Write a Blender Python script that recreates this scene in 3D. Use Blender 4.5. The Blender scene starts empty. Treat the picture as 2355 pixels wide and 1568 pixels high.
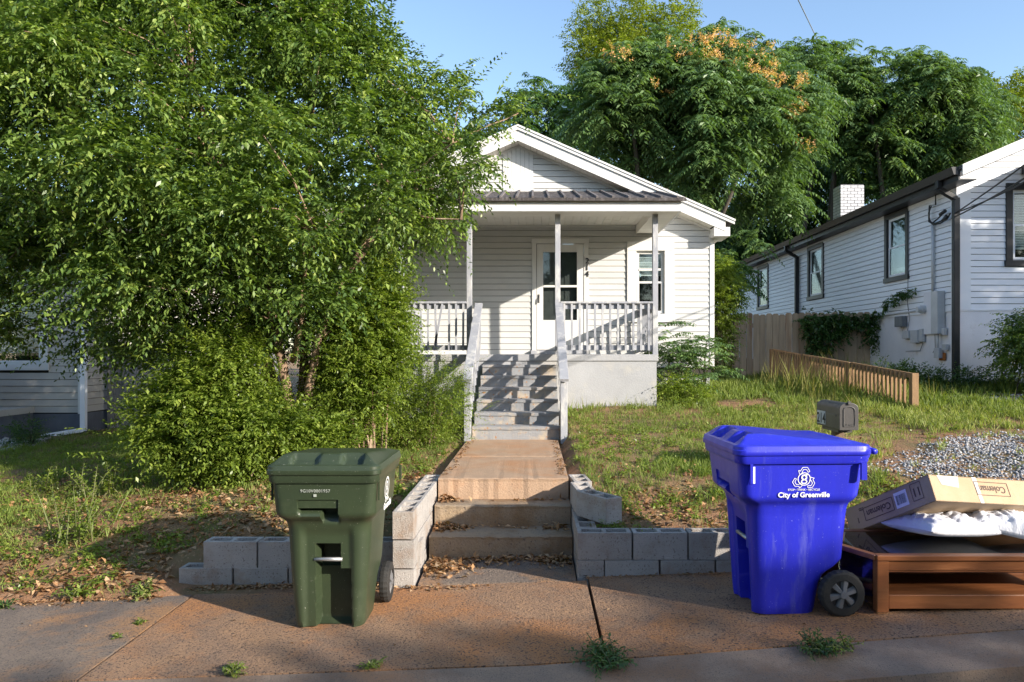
import bpy, bmesh, math, random
import numpy as np
from mathutils import Vector, Matrix, Euler
random.seed(7); RNG = np.random.default_rng(11)
PI = math.pi
S = bpy.context.scene
COL = S.collection
# ------------------------------------------------------------------ camera, world, sun, exposure
H = 1.615                      # eye height over the pavement
F, VX, VY = 1700.0, 1227.0, 812.0
cam = bpy.data.objects.new('camera', bpy.data.cameras.new('camera')); COL.objects.link(cam)
cam.location = (0, 0, H); cam.rotation_euler = (PI/2, 0, 0)
cam.data.sensor_width = 36.0; cam.data.lens = 36.0*F/2354.0
cam.data.shift_x = (1177-VX)/2354.0; cam.data.shift_y = (VY-784)/2354.0
cam.data.clip_start = 0.05; cam.data.clip_end = 1500
S.camera = cam
SUN = Vector((2.90, -2.08, 1.30)).normalized()
el = math.asin(SUN.z); az = math.atan2(SUN.x, SUN.y)
w = bpy.data.worlds.new('World'); S.world = w; w.use_nodes = True
nt = w.node_tree; nt.nodes.clear()
sky = nt.nodes.new('ShaderNodeTexSky'); sky.sky_type = 'NISHITA'; sky.sun_disc = False
sky.sun_elevation = el; sky.sun_rotation = az; sky.air_density = 1.0; sky.dust_density = 0.8; sky.ozone_density = 1.8
bg = nt.nodes.new('ShaderNodeBackground'); bg.inputs[1].default_value = 0.15
ow = nt.nodes.new('ShaderNodeOutputWorld')
nt.links.new(sky.outputs[0], bg.inputs[0]); nt.links.new(bg.outputs[0], ow.inputs[0])
sl = bpy.data.lights.new('sun', 'SUN'); sl.energy = 4.5; sl.angle = math.radians(0.55); sl.color = (1.0, 0.91, 0.79)
so = bpy.data.objects.new('sun', sl); COL.objects.link(so)
so.rotation_euler = SUN.to_track_quat('Z', 'Y').to_euler(); so.location = (20, -13, 12)
S.view_settings.view_transform = 'Standard'; S.view_settings.look = 'None'
S.view_settings.exposure = 1.1; S.view_settings.gamma = 1.0; S.view_settings.use_curve_mapping = False
S.cycles.max_bounces = 8; S.cycles.transparent_max_bounces = 12

def W(dx, dy, Y):              # a place seen in the photograph, at its own distance
    return Vector(((dx-VX)*Y/F, Y, H-(dy-VY)*Y/F))
# ------------------------------------------------------------------ materials
def new_mat(name):
    m = bpy.data.materials.new(name); m.use_nodes = True
    n = m.node_tree; b = n.nodes['Principled BSDF']; return m, n, b
def N(n, t, **k):
    x = n.nodes.new(t)
    for a, v in k.items():
        if a in ('ins',):
            for i, val in v.items(): x.inputs[i].default_value = val
        else: setattr(x, a, v)
    return x
def c4(c): return (c[0], c[1], c[2], 1)
def mat(name, a, b=None, scale=4.0, rough=0.7, bump=0.0, bscale=60.0, third=None, tscale=0.8, tlo=.45, thi=.62, spec=0.3, metallic=0.0,
        stretch=(1, 1, 1), rnd=0.0, speck=None, coord='Object', bdist=0.01, speckscale=140, specklo=.62):
    m, n, p = new_mat(name); L = n.links
    tc = N(n, 'ShaderNodeTexCoord'); mp = N(n, 'ShaderNodeMapping'); mp.inputs['Scale'].default_value = stretch
    L.new(tc.outputs[coord], mp.inputs[0])
    if rnd:
        oi = N(n, 'ShaderNodeObjectInfo'); vm = N(n, 'ShaderNodeVectorMath', operation='SCALE'); vm.inputs[0].default_value = (7.1, 3.3, 5.7)
        L.new(oi.outputs['Random'], vm.inputs['Scale']); L.new(vm.outputs[0], mp.inputs['Location'])
    b = b or a
    nz = N(n, 'ShaderNodeTexNoise'); nz.inputs['Scale'].default_value = scale; nz.inputs['Detail'].default_value = 6; nz.inputs['Roughness'].default_value = .62
    L.new(mp.outputs[0], nz.inputs['Vector'])
    r = N(n, 'ShaderNodeMapRange'); r.inputs[1].default_value = .33; r.inputs[2].default_value = .67
    L.new(nz.outputs[0], r.inputs[0])
    mx = N(n, 'ShaderNodeMix', data_type='RGBA'); mx.inputs[6].default_value = c4(a); mx.inputs[7].default_value = c4(b)
    L.new(r.outputs[0], mx.inputs[0]); out = mx.outputs[2]
    if third:
        n2 = N(n, 'ShaderNodeTexNoise'); n2.inputs['Scale'].default_value = tscale; n2.inputs['Detail'].default_value = 7; n2.inputs['Roughness'].default_value = .7
        L.new(mp.outputs[0], n2.inputs['Vector'])
        r2 = N(n, 'ShaderNodeMapRange'); r2.inputs[1].default_value = tlo; r2.inputs[2].default_value = thi; L.new(n2.outputs[0], r2.inputs[0])
        m2 = N(n, 'ShaderNodeMix', data_type='RGBA'); m2.inputs[7].default_value = c4(third); L.new(out, m2.inputs[6]); L.new(r2.outputs[0], m2.inputs[0]); out = m2.outputs[2]
    if speck:
        n3 = N(n, 'ShaderNodeTexNoise'); n3.inputs['Scale'].default_value = speckscale; n3.inputs['Detail'].default_value = 2
        L.new(tc.outputs[coord], n3.inputs['Vector'])
        r3 = N(n, 'ShaderNodeMapRange'); r3.inputs[1].default_value = specklo; r3.inputs[2].default_value = specklo+.08; L.new(n3.outputs[0], r3.inputs[0])
        m3 = N(n, 'ShaderNodeMix', data_type='RGBA'); m3.inputs[7].default_value = c4(speck); L.new(out, m3.inputs[6]); L.new(r3.outputs[0], m3.inputs[0]); out = m3.outputs[2]
    if rnd:
        hs = N(n, 'ShaderNodeHueSaturation'); mr = N(n, 'ShaderNodeMapRange'); mr.inputs[3].default_value = 1-rnd; mr.inputs[4].default_value = 1+rnd
        L.new(oi.outputs['Random'], mr.inputs[0]); L.new(mr.outputs[0], hs.inputs['Value']); L.new(out, hs.inputs['Color']); out = hs.outputs[0]
    L.new(out, p.inputs['Base Color'])
    rr = N(n, 'ShaderNodeMapRange'); rr.inputs[3].default_value = max(.02, rough-.08); rr.inputs[4].default_value = min(1, rough+.08)
    L.new(nz.outputs[0], rr.inputs[0]); L.new(rr.outputs[0], p.inputs['Roughness'])
    p.inputs['Specular IOR Level'].default_value = spec; p.inputs['Metallic'].default_value = metallic
    if bump:
        nb = N(n, 'ShaderNodeTexNoise'); nb.inputs['Scale'].default_value = bscale; nb.inputs['Detail'].default_value = 5; nb.inputs['Roughness'].default_value = .7
        L.new(mp.outputs[0], nb.inputs['Vector'])
        bp = N(n, 'ShaderNodeBump'); bp.inputs['Strength'].default_value = bump; bp.inputs['Distance'].default_value = bdist
        L.new(nb.outputs[0], bp.inputs['Height']); L.new(bp.outputs[0], p.inputs['Normal'])
    return m
def leafmat(name, cols, trans=0.3, rough=0.42, spec=0.5):
    m, n, p = new_mat(name); L = n.links
    at = N(n, 'ShaderNodeAttribute'); at.attribute_name = 'rnd'
    cr = N(n, 'ShaderNodeValToRGB'); e = cr.color_ramp.elements
    e[0].position = 0; e[0].color = c4(cols[0]); e[1].position = 1; e[1].color = c4(cols[-1])
    for i, c in enumerate(cols[1:-1]):
        x = e.new((i+1)/(len(cols)-1)); x.color = c4(c)
    L.new(at.outputs['Fac'], cr.inputs[0]); L.new(cr.outputs[0], p.inputs['Base Color'])
    p.inputs['Roughness'].default_value = rough; p.inputs['Specular IOR Level'].default_value = spec
    tr = N(n, 'ShaderNodeBsdfTranslucent'); br = N(n, 'ShaderNodeMix', data_type='RGBA', blend_type='MULTIPLY'); br.inputs[0].default_value = 1
    br.inputs[7].default_value = (1.7, 1.8, .6, 1); L.new(cr.outputs[0], br.inputs[6]); L.new(br.outputs[2], tr.inputs[0])
    ms = N(n, 'ShaderNodeMixShader'); ms.inputs[0].default_value = trans
    L.new(p.outputs[0], ms.inputs[1]); L.new(tr.outputs[0], ms.inputs[2]); L.new(ms.outputs[0], n.nodes['Material Output'].inputs[0])
    return m
def glassmat(name, tint=(.8, .85, .85), refl=0.04):
    m, n, p = new_mat(name); L = n.links; n.nodes.remove(p)
    g = N(n, 'ShaderNodeBsdfGlossy'); g.inputs['Roughness'].default_value = .03; g.inputs[0].default_value = (1, 1, 1, 1)
    t = N(n, 'ShaderNodeBsdfTransparent'); t.inputs[0].default_value = c4(tint)
    lw = N(n, 'ShaderNodeLayerWeight'); lw.inputs[0].default_value = .12
    mr = N(n, 'ShaderNodeMapRange'); mr.inputs[3].default_value = refl; mr.inputs[4].default_value = .95; L.new(lw.outputs['Fresnel'], mr.inputs[0])
    ms = N(n, 'ShaderNodeMixShader'); L.new(mr.outputs[0], ms.inputs[0]); L.new(t.outputs[0], ms.inputs[1]); L.new(g.outputs[0], ms.inputs[2])
    L.new(ms.outputs[0], n.nodes['Material Output'].inputs[0]); return m

M = {}
M['siding'] = mat('white_vinyl', (.55, .55, .535), (.49, .49, .475), 1.3, .5, third=(.60, .58, .52), tscale=2.3, tlo=.55, thi=.85, rnd=.03)
M['trim'] = mat('white_trim', (.66, .66, .64), (.60, .59, .57), 2, .45, third=(.6, .57, .5), tscale=3, tlo=.58, thi=.85)
M['soffit'] = mat('cream_soffit', (.78, .75, .68), (.70, .67, .59), 3, .55, third=(.5, .45, .36), tscale=4, tlo=.6, thi=.85, rnd=.03)
M['greywood'] = mat('grey_painted_wood', (.335, .345, .375), (.265, .275, .305), 5, .7, .3, 40, third=(.56, .55, .52), tscale=7, tlo=.5, thi=.7, stretch=(1, 1, .35), rnd=.05)
M['slab'] = mat('grey_painted_masonry', (.37, .375, .385), (.31, .315, .325), 1.6, .75, .5, 55, third=(.42, .40, .36), tscale=3, tlo=.5, thi=.75, speck=(.25, .22, .19), specklo=.7)
M['stair'] = mat('worn_painted_concrete', (.29, .295, .305), (.22, .225, .235), 4, .8, .6, 45, third=(.42, .35, .27), tscale=5, tlo=.5, thi=.66, speck=(.33, .17, .08), speckscale=22, specklo=.64)
M['metalroof'] = mat('weathered_metal_roof', (.035, .03, .03), (.085, .075, .07), 6, .85, .2, 20, third=(.2, .18, .18), tscale=9, tlo=.5, thi=.75, stretch=(3, .5, 1))
M['rib'] = mat('roof_rib_metal', (.20, .18, .175), (.11, .10, .1), 6, .8)
M['shingle'] = mat('dark_shingle', (.06, .055, .055), (.1, .095, .09), 9, .9, .6, 60)
M['dark'] = mat('room_gap_shade', (.03, .03, .03), (.05, .045, .04), 1, .9)
M['glass'] = glassmat('window_glass')
M['glass2'] = glassmat('table_glass', (.55, .6, .55), .2)
M['blind'] = mat('blind', (.7, .7, .68), (.62, .62, .6), 3, .6)
M['black'] = mat('black_paint', (.018, .018, .02), (.03, .03, .032), 4, .45, spec=.4)
M['block'] = mat('concrete_block', (.47, .44, .41), (.40, .375, .35), 7, .92, .8, 120, third=(.33, .25, .19), tscale=4, tlo=.50, thi=.72, speck=(.24, .21, .19), speckscale=75, specklo=.62, rnd=.10, bdist=.02)
M['conc'] = mat('stained_concrete_steps', (.34, .25, .16), (.27, .215, .16), 6, .93, 1.0, 50, third=(.24, .15, .08), tscale=2.2, tlo=.45, thi=.62, speck=(.14, .11, .09), speckscale=60, specklo=.62)
M['path'] = mat('clay_stained_path', (.43, .29, .19), (.36, .25, .17), 5, .9, .7, 70, third=(.42, .22, .11), tscale=1.4, tlo=.45, thi=.65, speck=(.2, .14, .1), speckscale=80, specklo=.64)
M['walk'] = mat('stained_sidewalk', (.48, .285, .16), (.25, .175, .13), 1.9, .9, 1.0, 48, third=(.48, .23, .10), tscale=.9, tlo=.46, thi=.60, speck=(.10, .075, .065), speckscale=85, specklo=.56, bdist=.035)
M['walkgrey'] = mat('grey_sidewalk', (.29, .225, .175), (.165, .135, .12), 2.1, .9, 1.0, 48, third=(.42, .235, .12), tscale=1.0, tlo=.48, thi=.60, speck=(.1, .09, .085), speckscale=85, specklo=.57, bdist=.035)
M['curb'] = mat('old_curb', (.32, .225, .155), (.19, .145, .115), 3, .92, .8, 90, third=(.25, .15, .09), tscale=1.5, speck=(.1, .09, .08), specklo=.6)
M['asphalt'] = mat('asphalt', (.05, .05, .052), (.075, .073, .07), 3, .9, .8, 150)
M['greenplastic'] = mat('green_plastic', (.037, .052, .026), (.027, .039, .021), 2.5, .38, .06, 30, spec=.5, speck=(.3, .3, .25), speckscale=110, specklo=.70, third=(.06, .075, .04), tscale=3, tlo=.55, thi=.8)
M['blueplastic'] = mat('blue_plastic', (.022, .028, .50), (.018, .022, .40), 2, .34, .05, 30, spec=.5, speck=(.25, .27, .6), speckscale=110, specklo=.70, third=(.09, .10, .44), tscale=1.6, tlo=.55, thi=.75, stretch=(5, 5, .9))
M['rubber'] = mat('black_rubber', (.02, .02, .02), (.035, .033, .03), 8, .75, .3, 60)
M['hub'] = mat('grey_hub', (.22, .22, .23), (.14, .14, .14), 6, .45, metallic=.2)
M['white'] = mat('white_print', (.8, .8, .78), (.7, .7, .68), 8, .5)
M['palewhite'] = mat('faint_white_print', (.35, .38, .33), (.28, .3, .27), 30, .5)
M['steel'] = mat('zinc_bar', (.5, .5, .5), (.4, .4, .4), 8, .4, metallic=.7)
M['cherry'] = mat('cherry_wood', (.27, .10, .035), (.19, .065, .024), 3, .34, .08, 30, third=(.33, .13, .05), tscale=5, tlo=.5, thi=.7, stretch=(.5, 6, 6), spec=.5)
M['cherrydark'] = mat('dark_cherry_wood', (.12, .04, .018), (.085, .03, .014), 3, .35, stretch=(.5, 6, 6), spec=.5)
M['card'] = mat('cardboard', (.43, .31, .19), (.38, .27, .165), 4, .8, .15, 30, third=(.47, .35, .23), tscale=2)
M['ink'] = mat('brown_ink', (.09, .06, .05), (.13, .09, .07), 30, .8)
M['blackink'] = mat('black_ink', (.02, .02, .02), (.03, .03, .03), 30, .7)
M['tape'] = mat('clear_tape', (.55, .52, .48), (.48, .45, .4), 10, .15, spec=.8)
M['pillow'] = mat('white_pillow', (.66, .67, .71), (.58, .59, .64), 5, .85, .5, 9, stretch=(3, 1, 1), bdist=.02)
M['mailbox'] = mat('pewter_mailbox', (.075, .07, .066), (.055, .052, .05), 5, .45, .1, 60, spec=.5)
M['mailraise'] = mat('pewter_raised', (.11, .105, .1), (.09, .085, .08), 5, .45)
M['postwood'] = mat('post_wood', (.2, .14, .09), (.14, .1, .07), 4, .85, .4, 30, stretch=(4, 4, .6))
M['oldwood'] = mat('weathered_fence', (.52, .37, .24), (.38, .27, .175), 3, .9, .6, 30, third=(.30, .13, .06), tscale=.8, tlo=.55, thi=.75, stretch=(5, 5, .5), rnd=.16)
M['newwood'] = mat('treated_pine', (.33, .205, .11), (.24, .145, .08), 3, .85, .4, 30, stretch=(4, 4, .6), rnd=.12)
M['bluewhite'] = mat('white_siding', (.80, .82, .87), (.75, .77, .82), 1.2, .5, rnd=.02)
M['whitebrick'] = mat('white_brick', (.62, .62, .64), (.52, .52, .54), 8, .8, .5, 60, rnd=.08)
M['mortar'] = mat('mortar', (.14, .14, .15), (.18, .18, .19), 8, .95)
M['found'] = mat('white_foundation', (.80, .80, .84), (.72, .72, .77), 2, .85, .4, 40, third=(.45, .4, .36), tscale=2.5, tlo=.6, thi=.85)
M['greyhouse'] = mat('taupe_siding', (.50, .475, .43), (.44, .42, .39), 2, .7, rnd=.04)
M['greyfound'] = mat('blue_grey_block', (.13, .145, .17), (.1, .11, .135), 3, .85, .5, 40)
M['greyfence'] = mat('grey_stained_fence', (.30, .30, .31), (.23, .23, .24), 3, .85, .4, 30, stretch=(4, 4, .5), rnd=.12)
M['browndark'] = mat('dark_brown_wood', (.08, .06, .045), (.06, .045, .035), 3, .8)
M['utility'] = mat('utility_grey', (.55, .56, .58), (.48, .49, .51), 6, .5)
M['utildark'] = mat('utility_dark', (.2, .21, .22), (.16, .17, .18), 6, .5)
M['rust'] = mat('rust', (.35, .13, .03), (.25, .09, .03), 20, .9)
M['bark'] = mat('smooth_bark', (.30, .20, .13), (.19, .125, .085), 5, .8, .7, 25, third=(.4, .3, .21), tscale=6, tlo=.5, thi=.62, stretch=(1, 1, .35), bdist=.02)
M['bark2'] = mat('grey_bark', (.10, .085, .065), (.065, .055, .045), 5, .9, .8, 25, stretch=(1, 1, .3), bdist=.02)
M['rock'] = mat('pale_rock', (.5, .48, .44), (.38, .36, .33), 3, .85, .5, 30, rnd=.2)
# foliage
M['lf_main'] = leafmat('privet_leaf', [(0.022, 0.049, 0.017), (0.059, 0.105, 0.027), (0.122, 0.198, 0.044), (0.220, 0.305, 0.071), (0.378, 0.427, 0.122)], .30, .40)
M['lf_bush'] = leafmat('bush_leaf', [(0.073, 0.117, 0.019), (0.134, 0.195, 0.031), (0.206, 0.273, 0.043), (0.304, 0.351, 0.068)], .36, .42)
M['lf_ail'] = leafmat('pinnate_leaf', [(0.053, 0.108, 0.038), (0.083, 0.151, 0.051), (0.128, 0.208, 0.067), (0.196, 0.275, 0.079)], .25, .48)
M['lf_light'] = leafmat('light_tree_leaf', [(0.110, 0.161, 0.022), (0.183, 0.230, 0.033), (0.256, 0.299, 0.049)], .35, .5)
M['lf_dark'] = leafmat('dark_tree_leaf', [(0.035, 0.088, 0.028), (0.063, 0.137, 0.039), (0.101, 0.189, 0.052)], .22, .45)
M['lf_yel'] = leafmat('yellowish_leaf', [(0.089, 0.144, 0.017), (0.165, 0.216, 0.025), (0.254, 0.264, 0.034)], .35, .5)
M['seed'] = leafmat('orange_seed', [(.55, .28, .15), (.7, .42, .22), (.72, .55, .28)], .3, .7)
M['grass'] = leafmat('grass_blade', [(0.060, 0.098, 0.021), (0.110, 0.161, 0.031), (0.170, 0.224, 0.047), (0.260, 0.287, 0.083), (0.360, 0.333, 0.145)], .3, .6, .25)
M['drygrass'] = leafmat('dry_grass_blade', [(.10, .14, .03), (.22, .22, .07), (.36, .29, .13)], .3, .7, .2)
M['litter'] = leafmat('dead_leaf', [(.14, .07, .035), (.26, .13, .06), (.38, .21, .10), (.46, .30, .17), (.25, .19, .13)], .1, .85, .2)
M['vine'] = leafmat('vine_leaf', [(.035, .075, .018), (.06, .12, .028), (.10, .17, .04)], .25, .4)
M['clod'] = mat('clod', (.22, .11, .055), (.16, .085, .045), 30, .95)
M['gravelm'] = leafmat('gravel_stone', [(.10, .105, .12), (.22, .225, .24), (.36, .36, .37), (.5, .49, .48)], .0, .85, .3)

# ------------------------------------------------------------------ objects
def tag(o, label=None, cat=None, group=None, kind=None):
    if label: o['label'] = label
    if cat: o['category'] = cat
    if group: o['group'] = group
    if kind: o['kind'] = kind
    return o
def empty(name, loc=(0, 0, 0), rz=0, label=None, cat=None, group=None, kind=None):
    o = bpy.data.objects.new(name, None); COL.objects.link(o); o.location = loc; o.rotation_euler = (0, 0, rz); o.empty_display_size = .1
    return tag(o, label, cat, group, kind)
def link(name, me, parent=None, loc=None, rot=None):
    o = bpy.data.objects.new(name, me); COL.objects.link(o)
    if parent is not None: o.parent = parent
    if loc is not None: o.location = loc
    if rot is not None: o.rotation_euler = rot
    return o
class MB:
    def __init__(s, org=(0, 0, 0)): s.v = []; s.f = []; s.o = Vector(org); s.mi = []; s.cur = 0
    def add(s, vs, fs):
        n = len(s.v); s.v += [tuple(Vector(p)-s.o) for p in vs]; s.f += [tuple(i+n for i in f) for f in fs]; s.mi += [s.cur]*len(fs); return s
    def box(s, x0, x1, y0, y1, z0, z1):
        return s.add([(x0, y0, z0), (x1, y0, z0), (x1, y1, z0), (x0, y1, z0), (x0, y0, z1), (x1, y0, z1), (x1, y1, z1), (x0, y1, z1)],
                     [(3, 2, 1, 0), (4, 5, 6, 7), (0, 1, 5, 4), (1, 2, 6, 5), (2, 3, 7, 6), (3, 0, 4, 7)])
    def hexa(s, p):   # 8 points in box order
        return s.add(p, [(3, 2, 1, 0), (4, 5, 6, 7), (0, 1, 5, 4), (1, 2, 6, 5), (2, 3, 7, 6), (3, 0, 4, 7)])
    def prism(s, poly, d):  # poly: 3D points, extruded by vector d
        d = Vector(d); n = len(poly); vs = [Vector(p) for p in poly]+[Vector(p)+d for p in poly]
        return s.add(vs, [tuple(range(n))[::-1], tuple(range(n, 2*n))]+[(i, (i+1) % n, (i+1) % n+n, i+n) for i in range(n)])
    def bar(s, a, b, wx, wz, up=(0, 0, 1)):
        a = Vector(a); b = Vector(b); d = (b-a).normalized(); u = Vector(up); x = d.cross(u)
        if x.length < 1e-4: x = d.cross(Vector((1, 0, 0)))
        x.normalize(); u = x.cross(d).normalized(); x = x*wx/2; u = u*wz/2
        return s.hexa([a-x-u, a+x-u, b+x-u, b-x-u, a-x+u, a+x+u, b+x+u, b-x+u])
    def tube(s, pts, r, n=8, cap=True):
        pts = [Vector(p) for p in pts]; rs = r if isinstance(r, (list, tuple)) else [r]*len(pts); rings = []
        for i, p in enumerate(pts):
            d = (pts[min(i+1, len(pts)-1)]-pts[max(i-1, 0)]).normalized()
            a = d.cross(Vector((0, 0, 1)) if abs(d.z) < .9 else Vector((1, 0, 0))).normalized(); b = d.cross(a)
            rings.append([p+(a*math.cos(t)+b*math.sin(t))*rs[i] for t in [2*PI*k/n for k in range(n)]])
        return s.loft(rings, cap)
    def loft(s, rings, cap=True):
        n = len(rings[0]); vs = [p for r in rings for p in r]; fs = []
        for j in range(len(rings)-1):
            for i in range(n):
                fs.append((j*n+i, j*n+(i+1) % n, (j+1)*n+(i+1) % n, (j+1)*n+i))
        if cap: fs += [tuple(range(n))[::-1], tuple(range((len(rings)-1)*n, len(rings)*n))]
        return s.add(vs, fs)
    def build(s, name, m, parent=None, smooth=False, bevel=0, loc=None, fix=True):
        me = bpy.data.meshes.new(name); me.from_pydata(s.v, [], s.f)
        for q in (m if isinstance(m, (list, tuple)) else [m]): me.materials.append(M[q] if isinstance(q, str) else q)
        if any(s.mi): me.polygons.foreach_set('material_index', s.mi)
        if fix:
            bm = bmesh.new(); bm.from_mesh(me); bmesh.ops.recalc_face_normals(bm, faces=bm.faces); bm.to_mesh(me); bm.free()
        if smooth: me.polygons.foreach_set('use_smooth', [True]*len(me.polygons))
        me.update(); o = link(name, me, parent, loc)
        if bevel:
            b = o.modifiers.new('bevel', 'BEVEL'); b.width = bevel; b.segments = 2; b.limit_method = 'ANGLE'; b.angle_limit = math.radians(40)
        return o
def B(name, m, parent, org, *boxes, bevel=0):
    mb = MB(org)
    for b in boxes: mb.box(*b)
    return mb.build(name, m, parent, bevel=bevel)
def text_obj(txt, size, m, parent, name='lettering', depth=.001, mtx=None, bold=0.0, align='CENTER', spacing=1.0):
    cu = bpy.data.curves.new('t', 'FONT'); cu.body = txt; cu.size = size; cu.extrude = depth; cu.offset = bold; cu.align_x = align; cu.align_y = 'CENTER'; cu.space_character = spacing
    cu.resolution_u = 3
    t = bpy.data.objects.new('t', cu); COL.objects.link(t)
    bpy.context.view_layer.update()
    me = bpy.data.meshes.new_from_object(t.evaluated_get(bpy.context.evaluated_depsgraph_get()))
    bpy.data.objects.remove(t); me.materials.clear(); me.materials.append(M[m]); me.name = name
    o = link(name, me, parent)
    if mtx is not None: o.matrix_local = mtx
    return o
def frame(o, x, y):          # matrix from origin, local x and y directions
    x = Vector(x).normalized(); y = Vector(y); y = (y-x*y.dot(x)).normalized(); z = x.cross(y); m = Matrix((x, y, z)).transposed().to_4x4(); m.translation = Vector(o); return m
# ------------------------------------------------------------------ ground
def sw(X): return np.clip(.035*X, -.28, .22)
YS = [-60, -4.2, -3.9, 4.9, 5.12, 5.30, 5.42, 5.6, 6.0, 6.4, 6.46, 6.5, 7.5, 9.3, 11, 13, 16, 25, 60, 500]
def P(*kv):
    ks = [k for k, _ in kv]; vs = [v for _, v in kv]; return lambda Y: np.interp(Y, ks, vs)
PC = [(-60, P((5.1, -.27), (7, -.02), (9, .08), (12, .24), (16, .4), (25, .6), (500, 3))),
      (-7, P((5.1, -.25), (7, -.02), (9, .08), (12, .24), (16, .4), (25, .6), (500, 3))),
      (-4.2, P((5.1, -.15), (5.6, -.03), (6.5, .15), (9.3, .38), (11, .45), (13, .5), (25, .8), (500, 3))),
      (-2.75, P((5.1, -.10), (5.42, .0), (5.6, .08), (6.5, .3), (9.3, .46), (11, .58), (13, .65), (25, 1.0), (500, 3))),
      (-2.45, P((5.1, -.10), (5.42, -.05), (5.5, .17), (6.5, .36), (9.3, .5), (11, .62), (13, .7), (25, 1.0), (500, 3))),
      (-.98, P((5.1, -.05), (5.42, -.05), (5.5, .22), (6.0, .36), (6.5, .47), (9.3, .53), (11, .62), (25, 1.1), (500, 3))),
      (-.88, P((5.1, -.15), (6.4, -.15), (6.46, .44), (9.3, .48), (11, .5), (25, 1.1), (500, 3))),
      (.33, P((5.1, -.15), (6.4, -.15), (6.46, .44), (9.3, .48), (11, .5), (25, 1.1), (500, 3))),
      (.43, P((5.1, -.05), (5.32, -.05), (5.42, .27), (6.5, .5), (9.3, .62), (11, .79), (13, .92), (16, 1.0), (25, 1.3), (500, 4))),
      (1.8, P((5.1, -.05), (5.32, -.05), (5.42, .28), (6.5, .51), (9.3, .65), (11, .83), (13, .95), (16, 1.0), (25, 1.3), (500, 4))),
      (5, P((5.1, .0), (5.32, .0), (5.42, .36), (6.5, .58), (9.3, .78), (11, .92), (13, 1.0), (16, 1.05), (25, 1.4), (500, 4))),
      (9, P((5.1, .1), (5.42, .3), (6.5, .66), (9.3, .86), (11, 1.0), (13, 1.08), (25, 1.5), (500, 4))),
      (80, P((5.1, .1), (5.42, .3), (6.5, .66), (9.3, .86), (11, 1.0), (13, 1.08), (25, 1.5), (500, 4)))]
def ground(X, Y):
    X = np.atleast_1d(np.asarray(X, float)); Y = np.atleast_1d(np.asarray(Y, float))
    cols = np.stack([p(Y) for _, p in PC]); xs = np.array([x for x, _ in PC])
    i = np.clip(np.searchsorted(xs, X)-1, 0, len(xs)-2); t = np.clip((X-xs[i])/(xs[i+1]-xs[i]), 0, 1); j = np.arange(len(X))
    z = cols[i, j]*(1-t)+cols[i+1, j]*t
    s = sw(X); zz = np.where(Y < 4.9, s-.3, np.where(Y < 5.12, (s-.3)+(z-(s-.3))*(Y-4.9)/.22, z))
    zz = np.where(Y < -3.9, s-.3+np.clip((-3.9-Y)/.3, 0, 1)*.28, zz)
    b = np.where((Y > 5.5), .018*np.sin(X*3.1+1)*np.sin(Y*2.7)+.010*np.sin(X*9.1)*np.sin(Y*8.3+2), 0)
    b = np.where((X > -.98) & (X < .43), 0, b)
    return zz+b
def gz(x, y): return float(ground(x, y)[0])
xs = sorted(set(list(np.arange(-12, 12.01, .25))+[x for x, _ in PC]+[-300, -150, -80, -40, -30, -24, -20, -17, -15, 14, 16, 20, 26, 34, 50, 100, 160, 300]))
ys = sorted(set(list(np.arange(5.6, 17, .25))+YS+[-300, -150, -30, -15, -10, -5.5, 18, 20, 22, 30, 40, 90, 150, 250, 800]))
GX, GY = np.meshgrid(xs, ys); gzv = ground(GX.ravel(), GY.ravel())
gv = np.stack([GX.ravel(), GY.ravel(), gzv], 1); nx = len(xs)
gf = [(j*nx+i, j*nx+i+1, (j+1)*nx+i+1, (j+1)*nx+i) for j in range(len(ys)-1) for i in range(nx-1)]
me = bpy.data.meshes.new('ground'); me.from_pydata(gv.tolist(), [], gf)
mg = mat('red_clay_soil', (.36, .19, .10), (.26, .15, .085), 5, .95, 1.0, 45, third=(.16, .15, .06), tscale=1.1, tlo=.45, thi=.64, speck=(.42, .27, .16), speckscale=45, specklo=.62, bdist=.03)
me.materials.append(mg); me.polygons.foreach_set('use_smooth', [True]*len(me.polygons))
tag(link('ground', me), kind='structure')

# pavement slabs
sidewalk = tag(empty('sidewalk', (0, 4.5, 0)), kind='structure')
JX = [-26, -20.6, -15.1, -9.6, -7.0, -2.385, .38, 3.15, 5.9, 8.7, 14, 20, 26]
for i in range(len(JX)-1):
    a, b = JX[i]+.010, JX[i+1]-.010; mb = MB((0, 4.5, 0)); n = 14
    for k in range(n):
        x0 = a+(b-a)*k/n; x1 = a+(b-a)*(k+1)/n
        yf = lambda x: 3.86+.09*x if x > 0 else 3.86
        yb = lambda x: 5.34 if -.2 < x < 30 else (5.17+.02*math.sin(x*5)+.02*math.sin(x*13))
        if -1 < x1 <= .4: yb = lambda x: 5.2
        def zt(x, y): return float(sw(x))+.01*(y-5)+.002
        mb.hexa([(x0, yf(x0), zt(x0, 4)-.12), (x1, yf(x1), zt(x1, 4)-.12), (x1, yb(x1), zt(x1, 5)-.12), (x0, yb(x0), zt(x0, 5)-.12),
                 (x0, yf(x0), zt(x0, 4)), (x1, yf(x1), zt(x1, 4)), (x1, yb(x1), zt(x1, 5.2)), (x0, yb(x0), zt(x0, 5.2))])
    mb.build('slab', 'walkgrey' if i in (4, 3, 1, 8) else 'walk', sidewalk)
mb = MB((0, 4.5, 0)); mb.hexa([(-.815, 5.215, -.12), (.30, 5.215, -.12), (.30, 5.76, -.1), (-.815, 5.76, -.1), (-.815, 5.215, -.015), (.30, 5.215, .012), (.30, 5.765, .03), (-.815, 5.765, .02)])
mb.build('slab', 'walkgrey', sidewalk)
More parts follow.
